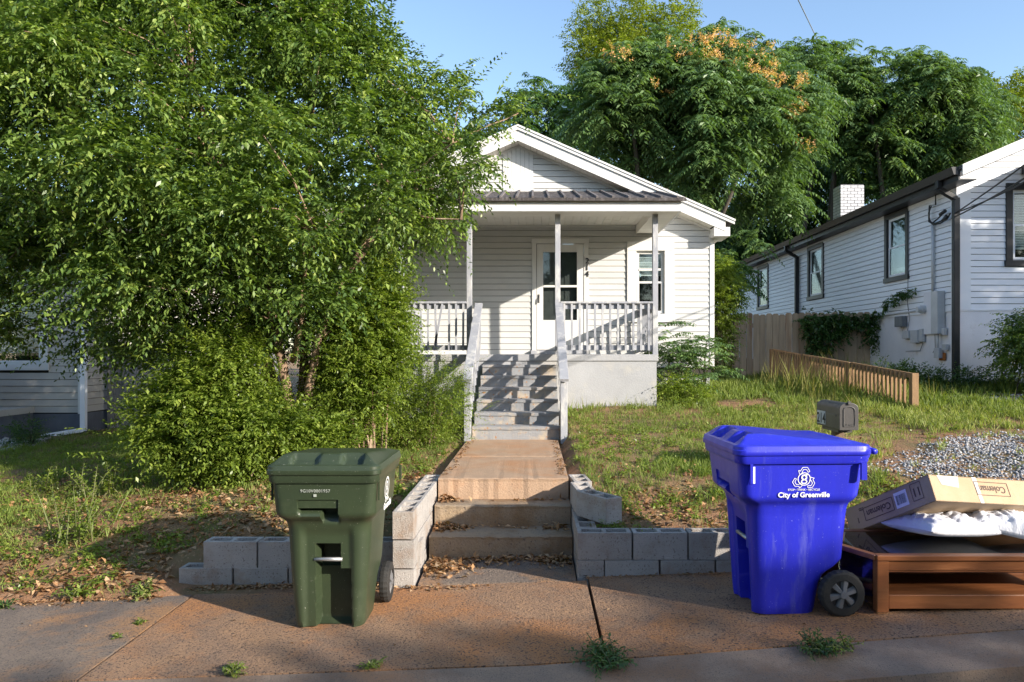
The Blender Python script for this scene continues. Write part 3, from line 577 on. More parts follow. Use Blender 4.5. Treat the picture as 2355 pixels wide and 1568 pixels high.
# ------------------------------------------------------------------ wheeled carts
def smooth01(t): t = max(0., min(1., t)); return t*t*(3-2*t)
def cart(name, loc, rz, sc, plastic, label, kind):
    c = empty(name, loc, rz, label, 'trash cart' if kind == 'green' else 'recycling cart'); c.scale = (sc, sc, sc*(1.055 if kind == 'green' else 1))
    prof = [(0, .205, -.235, .115, .07), (.03, .212, -.24, .12, .07), (.17, .225, -.248, .14, .07), (.22, .228, -.25, .165, .07), (.26, .232, -.252, .225, .07), (.30, .234, -.254, .265, .07),
            (.45, .243, -.262, .277, .075), (.56, .25, -.27, .288, .08), (.595, .256, -.276, .292, .08), (.615, .262, -.285, .296, .075), (.645, .291, -.325, .315, .07), (.665, .297, -.335, .322, .06),
            (.80, .306, -.348, .34, .055), (.895, .312, -.358, .352, .05)]
    zs = [p[0] for p in prof]; NZ = 74
    def pr(z): return [float(np.interp(z, zs, [p[i] for p in prof])) for i in range(1, 5)]
    def rec(x, z):    # lift-bar recesses of the front wall
        d = 0
        e = lambda v, a, b, s=.008: smooth01((v-a)/s)*smooth01((b-v)/s)
        d = max(d, e(x, -.155, .085)*smooth01((.742-z)/.012)*smooth01((z-.60-(0 if x > -.02 else .05))/.07)*.10)
        d = max(d, e(x, -.075, .078)*smooth01((.482-z)/.01)*smooth01((z-.325)/.006)*.17)
        d = max(d, e(x, -.078, .140)*smooth01((.335-z)/.008)*.12*smooth01((z+.03)/.06))
        # soft vertical hollow between the two front legs
        d = max(d, smooth01((x+.17)/.05)*smooth01((.17-x)/.05)*smooth01((.60-z)/.08)*.018)
        return d
    def ring(z, hw, yf, yb, r, dz=0, recess=False):
        pts = []; nf = 56
        for i in range(nf+1):
            x = -hw+r+(2*hw-2*r)*i/nf; pts.append((x, yf+(rec(x, z) if recess else 0), z))
        for k in range(1, 7): t = k/7*PI/2; pts.append((hw-r+r*math.sin(t), yf+r-r*math.cos(t), z))
        for i in range(17): pts.append((hw, yf+r+(yb-yf-2*r)*i/16, z))
        for k in range(1, 5): t = k/5*PI/2; pts.append((hw-r+r*math.cos(t), yb-r+r*math.sin(t), z))
        for i in range(9): pts.append((hw-r-(2*hw-2*r)*i/8, yb, z))
        for k in range(1, 5): t = k/5*PI/2; pts.append((-hw+r-r*math.sin(t), yb-r+r*math.cos(t), z))
        for i in range(17): pts.append((-hw, yb-r-(yb-yf-2*r)*i/16, z))
        for k in range(1, 7): t = k/7*PI/2; pts.append((-hw+r-r*math.cos(t), yf+r-r*math.sin(t), z))
        return pts
    rings = []
    for i in range(NZ+1):
        z = .895*i/NZ; hw, yf, yb, r = pr(z); rings.append(ring(z, hw, yf, yb, r, recess=True))
    hw, yf, yb, r = pr(.895); n0 = len(rings)
    rings += [ring(.895, hw-.012, yf+.012, yb-.012, r-.01), ring(.7, hw-.03, yf+.03, yb-.03, r-.01)]
    mb = MB(); mb.loft(rings); b = mb.build('body', plastic, c, smooth=True)
    m_ = b.modifiers.new('edge', 'EDGE_SPLIT'); m_.split_angle = math.radians(48)
    # rim skirt, hangs lower in the middle of the front
    mb = MB(); mb.loft([ring(.845, .322, -.366, .362, .055), ring(.86, .328, -.372, .366, .055), ring(.90, .330, -.375, .368, .055), ring(.90, .30, -.34, .34, .05)], cap=False); mb.build('rim', plastic, c, smooth=True).modifiers.new('e', 'EDGE_SPLIT').split_angle = .6
    # lid: shallow dome with a raised front and two scooped grips
    lr = []
    def lidh(x, y, s):
        e = smooth01(min((.33-abs(x))/.10, (y+.375)/.10, (.37-y)/.12)); hmp = .022+.036*(1-smooth01((y+.28)/.5)); z = .944+e*hmp
        if y < -.24:
            f = smooth01((-.25-y)/.03)*smooth01((y+.356)/.02)
            z -= f*.042*max(smooth01((x+.20)/.015)*smooth01((-.015-x)/.05), smooth01((x-.09)/.03)*smooth01((.235-x)/.015))
        return z
    def lring(s, z=None):
        rg = ring(0, .336, -.382, .375, .06); return [(p[0]*s, -.003+(p[1]+.003)*s, z if z is not None else lidh(p[0]*s, -.003+(p[1]+.003)*s, s)) for p in rg]
    lr = [lring(1., .892), lring(1.008, .896), lring(1.008, .918), lring(.996, .923), lring(.994, .938), lring(.98, .944)]+[lring(s) for s in np.linspace(.965, .03, 34)]
    mb = MB(); mb.loft(lr, cap=True); l = mb.build('lid', plastic, c, smooth=True); l.modifiers.new('e', 'EDGE_SPLIT').split_angle = .7
    # hinge and handle at the back
    mb = MB()
    for q in (-.21, .21): mb.hexa([(q-.03, .35, .80), (q+.03, .35, .80), (q+.03, .40, .87), (q-.03, .40, .87), (q-.03, .35, .93), (q+.03, .35, .93), (q+.03, .41, .925), (q-.03, .41, .925)])
    mb.build('hinge_arm', plastic, c, bevel=.006)
    mb = MB(); mb.tube([(-.29, .40, .905), (.29, .40, .905)], .017, 10); mb.build('handle', plastic, c, smooth=True)
    mb = MB(); mb.tube([(-.085, -.235, .39), (.085, -.235, .39)], .0115, 12); mb.build('lift_bar', 'steel', c, smooth=True)
    # corner ribs under the rim
    for q in (-1, 1):
        B('rim_rib', plastic, c, (0, 0, 0), (q*.318-.005, q*.318+.005, -.30, -.285, .74, .85)); B('rim_rib', plastic, c, (0, 0, 0), (q*.335-.008, q*.335+.008, .30, .33, .76, .85))
    mb = MB(); mb.tube([(-.29, .225, .128), (.29, .225, .128)], .011, 8); mb.build('axle', 'steel', c)
    for q in (-1, 1):
        wv = empty('wheel', (q*.262, .225, .128)); wv.parent = c; R = .128
        secs = [(-.033, .60), (-.03, .86), (-.024, .96), (0, 1.), (.024, .96), (.03, .86), (.033, .60), (.02, .58), (-.02, .58)]; rr = []
        n = 48
        for dx_, f in secs:
            rr.append([(dx_, math.cos(2*PI*k/n)*R*(f-(.025 if f > .9 and k % 2 else 0)), math.sin(2*PI*k/n)*R*(f-(.025 if f > .9 and k % 2 else 0))) for k in range(n)])
        rr.append(rr[0]); mb = MB(); mb.loft(rr, cap=False); mb.build('tyre', 'rubber', wv)
        mb = MB(); n = 32
        mb.loft([[(dx_, math.cos(2*PI*k/n)*R*f, math.sin(2*PI*k/n)*R*f) for k in range(n)] for dx_, f in ((q*.006, .02), (q*.006, .70), (q*.028, .74), (q*.031, .70), (q*.031, .60))], cap=True) if False else mb.loft([[(dx_, math.cos(2*PI*k/n)*R*f, math.sin(2*PI*k/n)*R*f) for k in range(n)] for dx_, f in ((-.012, .60), (.012, .60))])
        mb.build('wheel_disc', 'black', wv)
        mb = MB()
        for k in range(6):
            t = 2*PI*k/6+.3; d = Vector((0, math.cos(t), math.sin(t))); s_ = Vector((0, -math.sin(t), math.cos(t)))
            a = d*R*.12; bb = d*R*.62; q0 = Vector((q*.012, 0, 0)); q1 = Vector((q*.036, 0, 0)); q2 = Vector((q*.026, 0, 0))
            mb.hexa([a-s_*.012+q0, a+s_*.012+q0, bb+s_*.024+q0, bb-s_*.024+q0, a-s_*.008+q1, a+s_*.008+q1, bb+s_*.013+q2, bb-s_*.013+q2])
        mb.build('spokes', 'hub', wv)
        mb = MB(); mb.tube([(q*.012, 0, 0), (q*.040, 0, 0)], .02, 12); mb.build('hub_cap', 'hub', wv)
    return c
def arc_strip(mb, cx, cy, rx, ry, wd, t0, t1, n=28, z=.0008):
    P_ = []
    for i in range(n+1):
        t = t0+(t1-t0)*i/n; P_ += [(cx+(rx-wd/2)*math.cos(t), cy+(ry-wd/2)*math.sin(t), z), (cx+(rx+wd/2)*math.cos(t), cy+(ry+wd/2)*math.sin(t), z)]
    mb.add(P_, [(2*i, 2*i+1, 2*i+3, 2*i+2) for i in range(n)])
gc = cart('trash_cart', (-1.24, 4.70, -.04), 0, 1.0, 'greenplastic', 'dark green wheeled trash cart standing on the pavement left of the steps', 'green')
bc = cart('recycling_cart', (1.565, 4.66, .052), -PI/2+math.radians(3), 1.085, 'blueplastic', 'bright blue wheeled recycling cart lettered City of Greenville, seen from its side', 'blue')
FM = lambda x, z, y=-.3535: frame((x, y, z), (1, 0, 0), (0, -.13, 1))
text_obj('9G10V0001957', .0255, 'palewhite', gc, 'serial_number', .0006, frame((-.045, -.3535, .80), (1, 0, 0), (0, -.13, 1)), bold=.0003, spacing=1.1)
B('code_sticker', 'palewhite', gc, (0, 0, 0), (-.055, -.038, -.3535, -.3505, .768, .783))
SM = lambda y, z, x: frame((x, y, z), (0, 1, 0), (.06, 0, 1))
def logo(par, m, y, z, x, blue):
    mt = SM(y, z, x)
    mb = MB()
    if blue:
        for k in range(3):
            t0 = PI/2+k*2*PI/3
            cxx, cyy = .062*math.cos(t0), .062*math.sin(t0)
            a = Vector((cxx, cyy, 0)); dr = Vector((-math.sin(t0), math.cos(t0), 0)); n_ = Vector((math.cos(t0), math.sin(t0), 0))
            outl = [a-dr*.042-n_*.004, a-dr*.024+n_*.026, a+dr*.012+n_*.026, a+dr*.030-n_*.002, a+dr*.044+n_*.003, a+dr*.034-n_*.03, a+dr*.006-n_*.018, a+dr*.018-n_*.012, a+dr*.006+n_*.010, a-dr*.016+n_*.010, a-dr*.030-n_*.012]
            for i in range(len(outl)):
                p, q = outl[i], outl[(i+1) % len(outl)]; d = (q-p).normalized(); s_ = Vector((-d.y, d.x, 0))*.0022
                mb.add([p-s_, q-s_, q+s_, p+s_], [(0, 1, 2, 3)])
        arc_strip(mb, 0, 0, .047, .047, .006, 0, 2*PI)
        arc_strip(mb, 0, .012, .017, .017, .011, 0, 2*PI); arc_strip(mb, 0, -.020, .02, .014, .009, -PI, 2*PI-PI); mb.add([(.008, .022, 0), (.03, .03, 0), (.03, .036, 0), (.006, .034, 0)], [(0, 1, 2, 3)])
    else:
        arc_strip(mb, 0, 0, .062, .062, .012, 0, 2*PI)
        arc_strip(mb, 0, .018, .02, .018, .012, 0, 2*PI); arc_strip(mb, 0, -.022, .024, .018, .012, 0, 2*PI)
    o = mb.build('printed_emblem', m, par, fix=False); o.matrix_local = mt; return o
# side wall of the hood at the height of the prints
HWZ = lambda z: float(np.interp(z, [.69, .80, .895], [.298, .306, .312]))
lg = logo(bc, 'white', .0, .762, HWZ(.762)+.0035, True); lg.scale = (.72, .72, 1)
text_obj('STOP • THINK • RECYCLE', .0155, 'white', bc, 'lettering', .0004, SM(.0, .703, HWZ(.703)+.004), bold=.0001)
text_obj('City of Greenville', .0385, 'white', bc, 'lettering', .0004, SM(.0, .675, HWZ(.675)+.005), bold=.0011, spacing=1.02)
logo(gc, 'white', .0, .76, HWZ(.76)+.0035, False)
text_obj('CITY OF', .028, 'white', gc, 'lettering', .0004, SM(.02, .685, HWZ(.70)+.004), bold=.001)
text_obj('Greenville', .055, 'white', gc, 'lettering', .0004, SM(.03, .655, HWZ(.69)+.006), bold=.002)
B('reflector_strip', 'white', bc, (0, 0, 0), (.296+.012, .311, -.285, -.270, .74, .83))

# ------------------------------------------------------------------ television stand, box, pillows
tv = empty('tv_stand', (2.7, 4.7, .09), 0, 'cherry wood television stand with an open shelf and glass top, left out on the pavement', 'tv stand'); TO = tv.location
x0, x1, y0, y1, z0, z1 = 2.02, 3.35, 4.36, 5.0, .085, .425
def W2(*b): return b
mb = MB(TO)
top = [(x0+.02, y0-.015), (x1, y0-.015), (x1, y1), (x0-.13, y1), (x0-.13, y0+.30)]
# top frame with an inset sheet of glass
def rim_bar(a, b, wd, z, h, nm='top_frame'):
    mb = MB(TO); a = Vector((*a, z)); b = Vector((*b, z)); mb.bar(a, b, wd, h); return mb.build(nm, 'cherry', tv, bevel=.004)
rim_bar((x0+.0, y0+.015), (x1, y0+.015), .055, z1-.016, .032); rim_bar((x0+.01, y0+.01), (x0-.12, y0+.30), .045, z1-.017, .030); rim_bar((x0-.12, y0+.29), (x0-.12, y1), .045, z1-.018, .030); rim_bar((x0-.12, y1-.01), (x1, y1-.01), .045, z1-.016, .032)
mb = MB(TO); mb.prism([(x0+.015, y0+.035, z1-.012), (x1, y0+.035, z1-.012), (x1, y1-.03, z1-.012), (x0-.10, y1-.03, z1-.012), (x0-.10, y0+.30, z1-.012)], (0, 0, .006)); mb.build('glass_top', 'glass2', tv)
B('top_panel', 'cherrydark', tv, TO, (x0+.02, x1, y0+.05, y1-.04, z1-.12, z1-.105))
B('leg', 'cherry', tv, TO, (x0+.005, x0+.075, y0, y0+.06, z0, z1-.033), bevel=.006); B('leg', 'cherry', tv, TO, (x1-.06, x1, y0, y0+.06, z0, z1-.033), bevel=.006)
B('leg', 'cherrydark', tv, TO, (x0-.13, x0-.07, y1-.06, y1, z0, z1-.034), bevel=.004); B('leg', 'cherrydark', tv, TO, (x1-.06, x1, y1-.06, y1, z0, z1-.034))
B('apron', 'cherry', tv, TO, (x0+.076, x1-.061, y0+.008, y0+.03, z1-.092, z1-.034), bevel=.003); B('apron_bead', 'cherry', tv, TO, (x0+.076, x1-.061, y0+.004, y0+.0075, z1-.100, z1-.093))
B('shelf', 'cherry', tv, TO, (x0+.01, x1-.062, y0+.03, y1-.062, z0+.085, z0+.10)); B('shelf_front', 'cherry', tv, TO, (x0+.076, x1-.061, y0+.006, y0+.029, z0+.02, z0+.103), bevel=.004)
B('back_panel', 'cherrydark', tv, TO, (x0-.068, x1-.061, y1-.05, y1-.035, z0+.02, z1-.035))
mb = MB(TO); mb.prism([(x0+.004, y0+.062, z0+.03), (x0-.10, y0+.30, z0+.03), (x0-.10, y0+.30, z1-.034), (x0+.004, y0+.062, z1-.034)], (.012, .004, 0)); mb.build('side_glass', 'glass2', tv)
B('knob_plate', 'steel', tv, TO, (2.80, 2.84, y0+.20, y0+.21, z0+.24, z0+.29))

bx = empty('cardboard_box', (2.425, 4.55, .87), 0, 'long flat brown Coleman cardboard box lying tilted on the pillows, printing upside down', 'cardboard box')
bx['label'] = 'long flat brown cardboard box lying tilted on white pillows, its printing upside down'
e1 = Vector((-.24, .65, -.356)); e2 = Vector((.72, .2, -.065)).normalized(); e2 = (e2-e1.normalized()*e2.dot(e1.normalized())).normalized()*1.05
n3 = e1.cross(e2).normalized(); n3 = n3 if n3.z < 0 else -n3; e3 = n3*.168; TH = .005
def slabface(name, o, a, b, th, m='card'):
    mb = MB(); o, a, b, th = map(Vector, (o, a, b, th)); mb.prism([o, o+a, o+a+b, o+b], th); return mb.build(name, m, bx)
slabface('long_side', (0, 0, 0), e2, e3, e1.normalized()*TH); slabface('end_side', e2.normalized()*.0, e1, e3, e2.normalized()*TH)
slabface('long_side', e1, e2, e3, -e1.normalized()*TH); slabface('end_side', e2, e1, e3, -e2.normalized()*TH); slabface('top_flap', (0, 0, 0), e1, e2*.5-e2.normalized()*.002, e3.normalized()*TH); slabface('top_flap', e2*.5, e1, e2*.5, e3.normalized()*TH); slabface('bottom', e3, e1, e2, -e3.normalized()*TH)
# prints: face A (short side, e1), face B (long side, e2); lettering upside down: text up = +e3 direction
u3 = e3.normalized(); u1 = e1.normalized(); u2 = e2.normalized()
nA = u1.cross(u3); nA = nA if nA.dot(u2) < 0 else -nA; nB = u2.cross(u3); nB = nB if nB.dot(u1) < 0 else -nB
def face_text(t, size, pos, xd, up, n_, m='ink', bold=.0012, align='CENTER'):
    m4 = frame(pos+n_*.0012, xd, up); 
    return text_obj(t, size, m, bx, 'lettering', .0003, m4, bold=bold, align=align)
def rect_line(pos, xd, up, w_, h_, t, m='ink'):
    mb = MB(); xd, up = xd.normalized(), up.normalized(); n_ = xd.cross(up)
    for a, b in (((-w_/2, -h_/2), (w_/2, -h_/2)), ((w_/2, -h_/2), (w_/2, h_/2)), ((w_/2, h_/2), (-w_/2, h_/2)), ((-w_/2, h_/2), (-w_/2, -h_/2))):
        p = pos+xd*a[0]+up*a[1]; q = pos+xd*b[0]+up*b[1]; mb.bar(p+n_*.001, q+n_*.001, t, .0006, n_)
    mb.build('printed_frame', m, bx, fix=False)
# text x direction seen from outside with up=u3 (pointing down in the world)
def outx(n_, up): return up.cross(n_)
xA = outx(nA, u3); xB = outx(nB, u3)
pA = e1*.60+e3*.5; face_text('Coleman', .062, pA, xA, u3, nA); rect_line(pA+nA*.001, xA, u3, .27, .085, .004)
pB = e2*.46+e3*.42; face_text('Coleman', .060, pB, xB, u3, nB); rect_line(pB+nB*.001, xB, u3, .27, .085, .004)
p = e1*.155+e3*.42; face_text('11', .075, p, xA, u3, nA); rect_line(p+nA*.001, xA, u3, .085, .105, .003)
p = e1*.33+e3*.47; mb = MB(); q = p+nA*.0012; mb.add([q-xA*.055-u3*.05, q+xA*.055-u3*.05, q+xA*.055+u3*.05, q-xA*.055+u3*.05], [(0, 1, 2, 3)]); mb.build('paper_label', 'white', bx, fix=False)
mb = MB(); r = random.Random(4); t = -.042
while t < .042:
    wd = r.choice((.0012, .002, .0032)); q = p+nA*.0018+xA*t; mb.add([q-u3*.03, q+xA*wd-u3*.03, q+xA*wd+u3*.03, q+u3*.03], [(0, 1, 2, 3)]); t += wd+r.choice((.0015, .003))
mb.build('barcode', 'blackink', bx, fix=False)
face_text('1', .05, e1*.86+e3*.62, xA, u3, nA); face_text('Fabrique\nen Chine', .012, e1*.80+e3*.25, xA, u3, nA, bold=.0003)
mb = MB(); q = e2*.06+nB*.0015; mb.add([q+e3*.02, q+u2*.17+e3*.02, q+u2*.15+e3*.45, q+u2*.02+e3*.36], [(0, 1, 2, 3)]); mb.build('tape', 'tape', bx, fix=False)
mb = MB(); q = e2*.325+nB*.0015; mb.add([q, q+u2*.035, q+u2*.04+e3*.99, q+u2*.01+e3*.99], [(0, 1, 2, 3)]); mb.build('tape', 'tape', bx, fix=False)
def pillow(loc, rz, sx, sy, h, label, tilt=(0, 0), seed=0):
    r = np.random.default_rng(seed); n = 72; g = np.linspace(-1, 1, n); A, Bq = np.meshgrid(g, g); ph = r.uniform(0, 6, 8)
    edge = (1-np.abs(A)**3.2)*(1-np.abs(Bq)**3.2); th = h*edge**.42
    wr = .013*np.sin(A*9+ph[0]+2*np.sin(Bq*2+ph[1]))+.008*np.abs(np.sin(A*15+Bq*5+ph[2]+np.sin(Bq*4)))-.006*np.abs(np.sin(Bq*9-A*4+ph[5]+np.sin(A*5)))+.012*(np.abs(np.sin(A*6.5-Bq*3+ph[6]+1.5*np.sin(Bq*3+ph[7])))**.5-.6)+.007*(np.abs(np.sin(A*3-Bq*11+ph[3]+1.3*np.sin(A*6)))**.5-.6)+.003*np.sin(A*41+ph[4]+Bq*9)
    pin = 1-.10*(1-np.abs(A)**2)*np.abs(Bq)**2; pin2 = 1-.10*(1-np.abs(Bq)**2)*np.abs(A)**2
    X_ = A*sx*pin2; Y_ = Bq*sy*pin; up = th+wr*edge**.3; lo = -th*.55
    v = np.concatenate([np.stack([X_, Y_, up], -1).reshape(-1, 3), np.stack([X_, Y_, lo], -1).reshape(-1, 3)]); f = []
    for j in range(n-1):
        for i in range(n-1):
            a = j*n+i; f.append((a, a+1, a+n+1, a+n)); b = a+n*n; f.append((b, b+n, b+n+1, b+1))
    me = bpy.data.meshes.new('pillow'); me.from_pydata(v.tolist(), [], f); me.materials.append(M['pillow']); me.polygons.foreach_set('use_smooth', [True]*len(f))
    o = link('pillow', me, None, loc, (tilt[0], tilt[1], rz)); tag(o, label, 'pillow'); return o
pillow((2.63, 4.74, .50), .25, .30, .22, .085, 'white pillow lying on the glass top under the raised corner of the box', (-.10, .06), 1)
pillow((3.08, 4.72, .505), -.35, .30, .20, .08, 'white pillow at the right end of the glass top beside the other pillow', (.05, .18), 2)
mb = MB((2.5, 4.5, .42)); mb.hexa([(2.505, 4.505, .435), (2.535, 4.50, .435), (2.54, 4.515, .435), (2.51, 4.52, .435), (2.50, 4.53, .50), (2.53, 4.525, .50), (2.53, 4.53, .502), (2.5, 4.535, .502)])

# ------------------------------------------------------------------ mailbox
mbx = empty('mailbox', (2.66, 6.55, gz(2.66, 6.55)), 0, 'dark grey metal mailbox with number 214 on its side, behind the blue cart', 'mailbox'); MO = mbx.location
x0, x1 = 2.60, 2.85; zb, zt_ = .945, 1.185
def arch(x0, x1, zb, zt, n=14, inset=0):
    x0 += inset; x1 -= inset; zb += inset; r = (x1-x0)/2; cx = (x0+x1)/2; zc = zt-inset-r*.62
    return [(x0, zb), (x1, zb)]+[(cx+r*math.cos(t), zc+r*.62*math.sin(t)) for t in np.linspace(0, PI, n)]
ax, bx_ = 2.655, 2.82
for nm, ins, ya, yb, m_ in (('box_shell', .004, 6.445, 6.95, 'mailbox'), ('door', 0, 6.42, 6.444, 'mailbox')):
    mb = MB(MO); mb.prism([(x, ya, z) for x, z in arch(ax, bx_, zb, zt_, inset=ins)], (0, yb-ya, 0)); mb.build(nm, m_, mbx, bevel=.003)
# raised rim on the door
mb = MB(MO); pts = [(x, 6.418, z) for x, z in arch(ax, bx_, zb, zt_, inset=.035)]; mb.tube(pts+[pts[0]], .005, 6); mb.build('door_rim', 'mailraise', mbx)
text_obj('U.S. MAIL', .02, 'mailraise', mbx, 'lettering', .001, frame(Vector((2.737, 6.418, .99))-MO, (1, 0, 0), (0, 0, 1)), bold=.0006)
B('latch', 'mailraise', mbx, MO, (2.725, 2.75, 6.405, 6.425, 1.17, 1.195)); B('number_plate', 'utility', mbx, MO, (ax+.0015, ax+.004, 6.74, 6.93, .965, 1.085))
B('side_rib', 'mailraise', mbx, MO, (ax+.000, ax+.004, 6.50, 6.72, 1.06, 1.075))
text_obj('214', .13, 'blackink', mbx, 'lettering', .0006, frame(Vector((ax+.0008, 6.835, 1.015))-MO, (0, -1, 0), (0, 0, 1)), bold=.002)
B('bracket', 'mailbox', mbx, MO, (ax+.02, bx_-.02, 6.50, 6.86, zb-.028, zb-.001)); B('post', 'postwood', mbx, MO, (2.70, 2.785, 6.63, 6.715, .3, zb-.029), bevel=.004)

# ------------------------------------------------------------------ house on the right
h2 = empty('white_neighbour_house', (7.1, 12.4, 1.05), 0, 'long white clapboard house with black trim, gutters and white brick chimney, on the right', 'house'); O2 = h2.location
XS, YS2, YE2 = 7.1, 12.4, 27.0
sidewins = [(13.96, 14.90, 3.02, 4.38), (18.05, 19.10, 2.97, 4.34), (22.3, 23.4, 2.97, 4.34)]
courses(h2, O2, YS2+.0, YE2, 2.345, 4.62, XS, 'bluewhite', sidewins, exp=.1035, axis='x', sgn=-1)
frontwin = (7.9, 8.95, 3.07, 4.46)
courses(h2, O2, XS+.22, 16, 2.345, 4.621, YS2, 'bluewhite', [frontwin], exp=.1035)
z = 2.345+.1035*22; xl_ = lambda z: max(XS-.02, EX_+(z-4.51)/.426); EX_ = 6.78
while z < 6.4:      # gable courses cut along the roof slope
    zt = z+.1035-.0075; xa, xb = xl_(z), xl_(zt)
    if xa < 11.2:
        mb = MB(O2); fr = [(xa, YS2-.022, z), (22.8-xa, YS2-.022, z), (22.8-xb, YS2-.012, zt), (xb, YS2-.012, zt)]
        mb.add(fr+[(q[0], YS2+.02, q[2]) for q in fr], [(0, 1, 2, 3), (7, 6, 5, 4)]+[(i, i+4, (i+1) % 4+4, (i+1) % 4) for i in range(4)]); mb.build('siding_board', 'bluewhite', h2)
    z += .1035
mb = MB(O2)
for a, b, c, d in wallpieces(YS2+.1, YE2-.05, 1.0, 4.6, sidewins): mb.box(XS+.021, XS+.12, a, b, c, d)
for a, b, c, d in wallpieces(XS+.021, 16, 1.0, 4.6, [frontwin]): mb.box(a, b, YS2+.021, YS2+.1, c, d)
mb.box(XS, 16, YE2, YE2+.1, 1, 4.6); mb.box(15.9, 16, YS2+.1, YE2, 1, 4.6); mb.prism([(XS+.1, YS2+.021, 4.601), (15.9, YS2+.021, 4.601), (11.4, YS2+.021, 6.4)], (0, .08, 0)); mb.build('inner_wall', 'dark', h2)
B('room_floor', 'dark', h2, O2, (XS+.15, 15.9, YS2+.12, YE2-.01, 2.2, 2.3))
B('foundation', 'found', h2, O2, (XS-.004, XS+.02, YS2-.0, YE2, .4, 2.33), (XS-.004, 16, YS2-.022, YS2-.001, .4, 2.33))
B('water_table', 'bluewhite', h2, O2, (XS-.03, 16, YS2-.035, YS2-.023, 2.325, 2.35), (XS-.026, XS-.005, YS2, YE2, 2.325, 2.344))
B('corner_board', 'bluewhite', h2, O2, (XS-.03, XS+.21, YS2-.036, YS2-.001, 2.351, 4.62)); B('corner_board', 'bluewhite', h2, O2, (XS-.035, XS-.001, YS2+.0, YS2+.12, 2.351, 4.62))
for (a, b, c, d) in sidewins:
    w_ = sash_window(h2, Vector((0, 0, 0)), -(b-a)/2, (b-a)/2, 0, d-c, 0, 'black', .10, 'bluewhite', blind=.9); w_.location = Vector((XS, (a+b)/2, c))-O2; w_.rotation_euler = (0, 0, -PI/2)
a, b, c, d = frontwin; sash_window(h2, O2, a, b, c, d, YS2, 'black', .11, 'bluewhite', blind=.9)
# roof
EX, EZ, YR2 = 6.78, 4.60, 11.78
for sg, xo in ((1, EX), (-1, 22.8-EX)):
    xr = 11.4; zr = EZ+.426*(xr-EX)
    mb = MB(O2); mb.prism([(xo, YR2, EZ), (xr, YR2, zr), (xr, YR2, zr-.06), (xo, YR2, EZ-.06)], (0, YE2+.4-YR2, 0)); mb.build('roof', 'shingle', h2)
    mb = MB(O2); mb.prism([(xo+sg*.04, YR2-.03, EZ+.0+.02), (xr, YR2-.03, zr+.0), (xr, YR2-.03, zr-.17), (xo+sg*.04, YR2-.03, EZ-.15)], (0, .028, 0)); mb.build('rake_board', 'trim', h2)
    mb = MB(O2); mb.prism([(xo+sg*.04, YR2+.0, EZ-.075), (xr, YR2+.0, zr-.075), (xr, YR2+.0, zr-.09), (xo+sg*.04, YR2+.0, EZ-.09)], (0, .6, 0)); mb.build('soffit', 'bluewhite', h2)
mb = MB(O2); mb.prism([(EX-.11, YR2+.03, EZ-.01), (EX+.0, YR2+.03, EZ-.01), (EX+.0, YR2+.03, EZ-.13), (EX-.07, YR2+.03, EZ-.13)], (0, YE2+.3-YR2, 0)); mb.build('gutter', 'black', h2)
B('eave_board', 'black', h2, O2, (EX+.005, EX+.03, YR2+.03, YE2+.3, EZ-.22, EZ-.065)); B('eave_soffit', 'black', h2, O2, (EX+.031, XS-.03, YR2+.03, YE2+.3, EZ-.215, EZ-.195)); B('frieze', 'bluewhite', h2, O2, (XS-.035, XS-.02, YS2+.13, YE2, 4.30+.0, 4.38))
for yy, zb_ in ((12.30, 1.0), (19.75, 2.0)):
    mb = MB(O2); mb.bar((EX-.05, yy-.0, EZ-.12), (EX-.05, yy, EZ-.25), .075, .1, (0, 1, 0)); mb.bar((EX-.05, yy, EZ-.25), (XS-.08, yy, EZ-.42), .1, .075); mb.bar((XS-.08, yy, EZ-.40), (XS-.08, yy, zb_), .10, .085, (0, 1, 0)); mb.build('downspout', 'black', h2, bevel=.008)
B('porch_roof', 'black', h2, O2, (8.15, 11.5, 11.2, YS2-.04, 4.60, 4.75), bevel=.01); B('porch_roof_soffit', 'bluewhite', h2, O2, (8.3, 11.4, 11.3, YS2-.04, 4.52, 4.598))
# chimney
ch = empty('chimney', Vector((7.78, 18.3, 4.8))-O2); ch.parent = h2; oc = Vector((7.78, 18.3, 4.8)); cx0, cx1, cy0, cy1 = 7.50, 8.07, 18.07, 18.52
B('mortar_core', 'mortar', ch, oc, (cx0+.008, cx1-.008, cy0+.008, cy1-.008, 4.5, 5.74))
bh, bl, gp = .060, .156, .014; k = 0; zb_ = 4.62
bricks = {}
def brickmesh(L, D_):
    key = (round(L, 3), round(D_, 3))
    if key not in bricks:
        mb = MB(); mb.box(0, L, 0, D_, 0, bh); o = mb.build('brick', 'whitebrick', None); bricks[key] = o.data; bpy.data.objects.remove(o)
    return bricks[key]
while zb_ < 5.70:
    off = 0 if k % 2 else -.084; x = cx0+off
    while x < cx1-.02:
        a = max(x, cx0); b = min(x+bl, cx1)
        if b-a > .03: link('brick', brickmesh(b-a, .05), ch, Vector((a, cy0-random.uniform(0, .003), zb_))-oc)
        x += bl+gp
    y = cy0+.058+(0 if k % 2 else -.05)
    while y < cy1-.02:
        a = max(y, cy0+.058); b = min(y+bl, cy1)
        if b-a > .03: link('brick', brickmesh(.05, b-a), ch, Vector((cx0-random.uniform(0, .003), a, zb_))-oc)
        y += bl+gp
    zb_ += bh+gp; k += 1
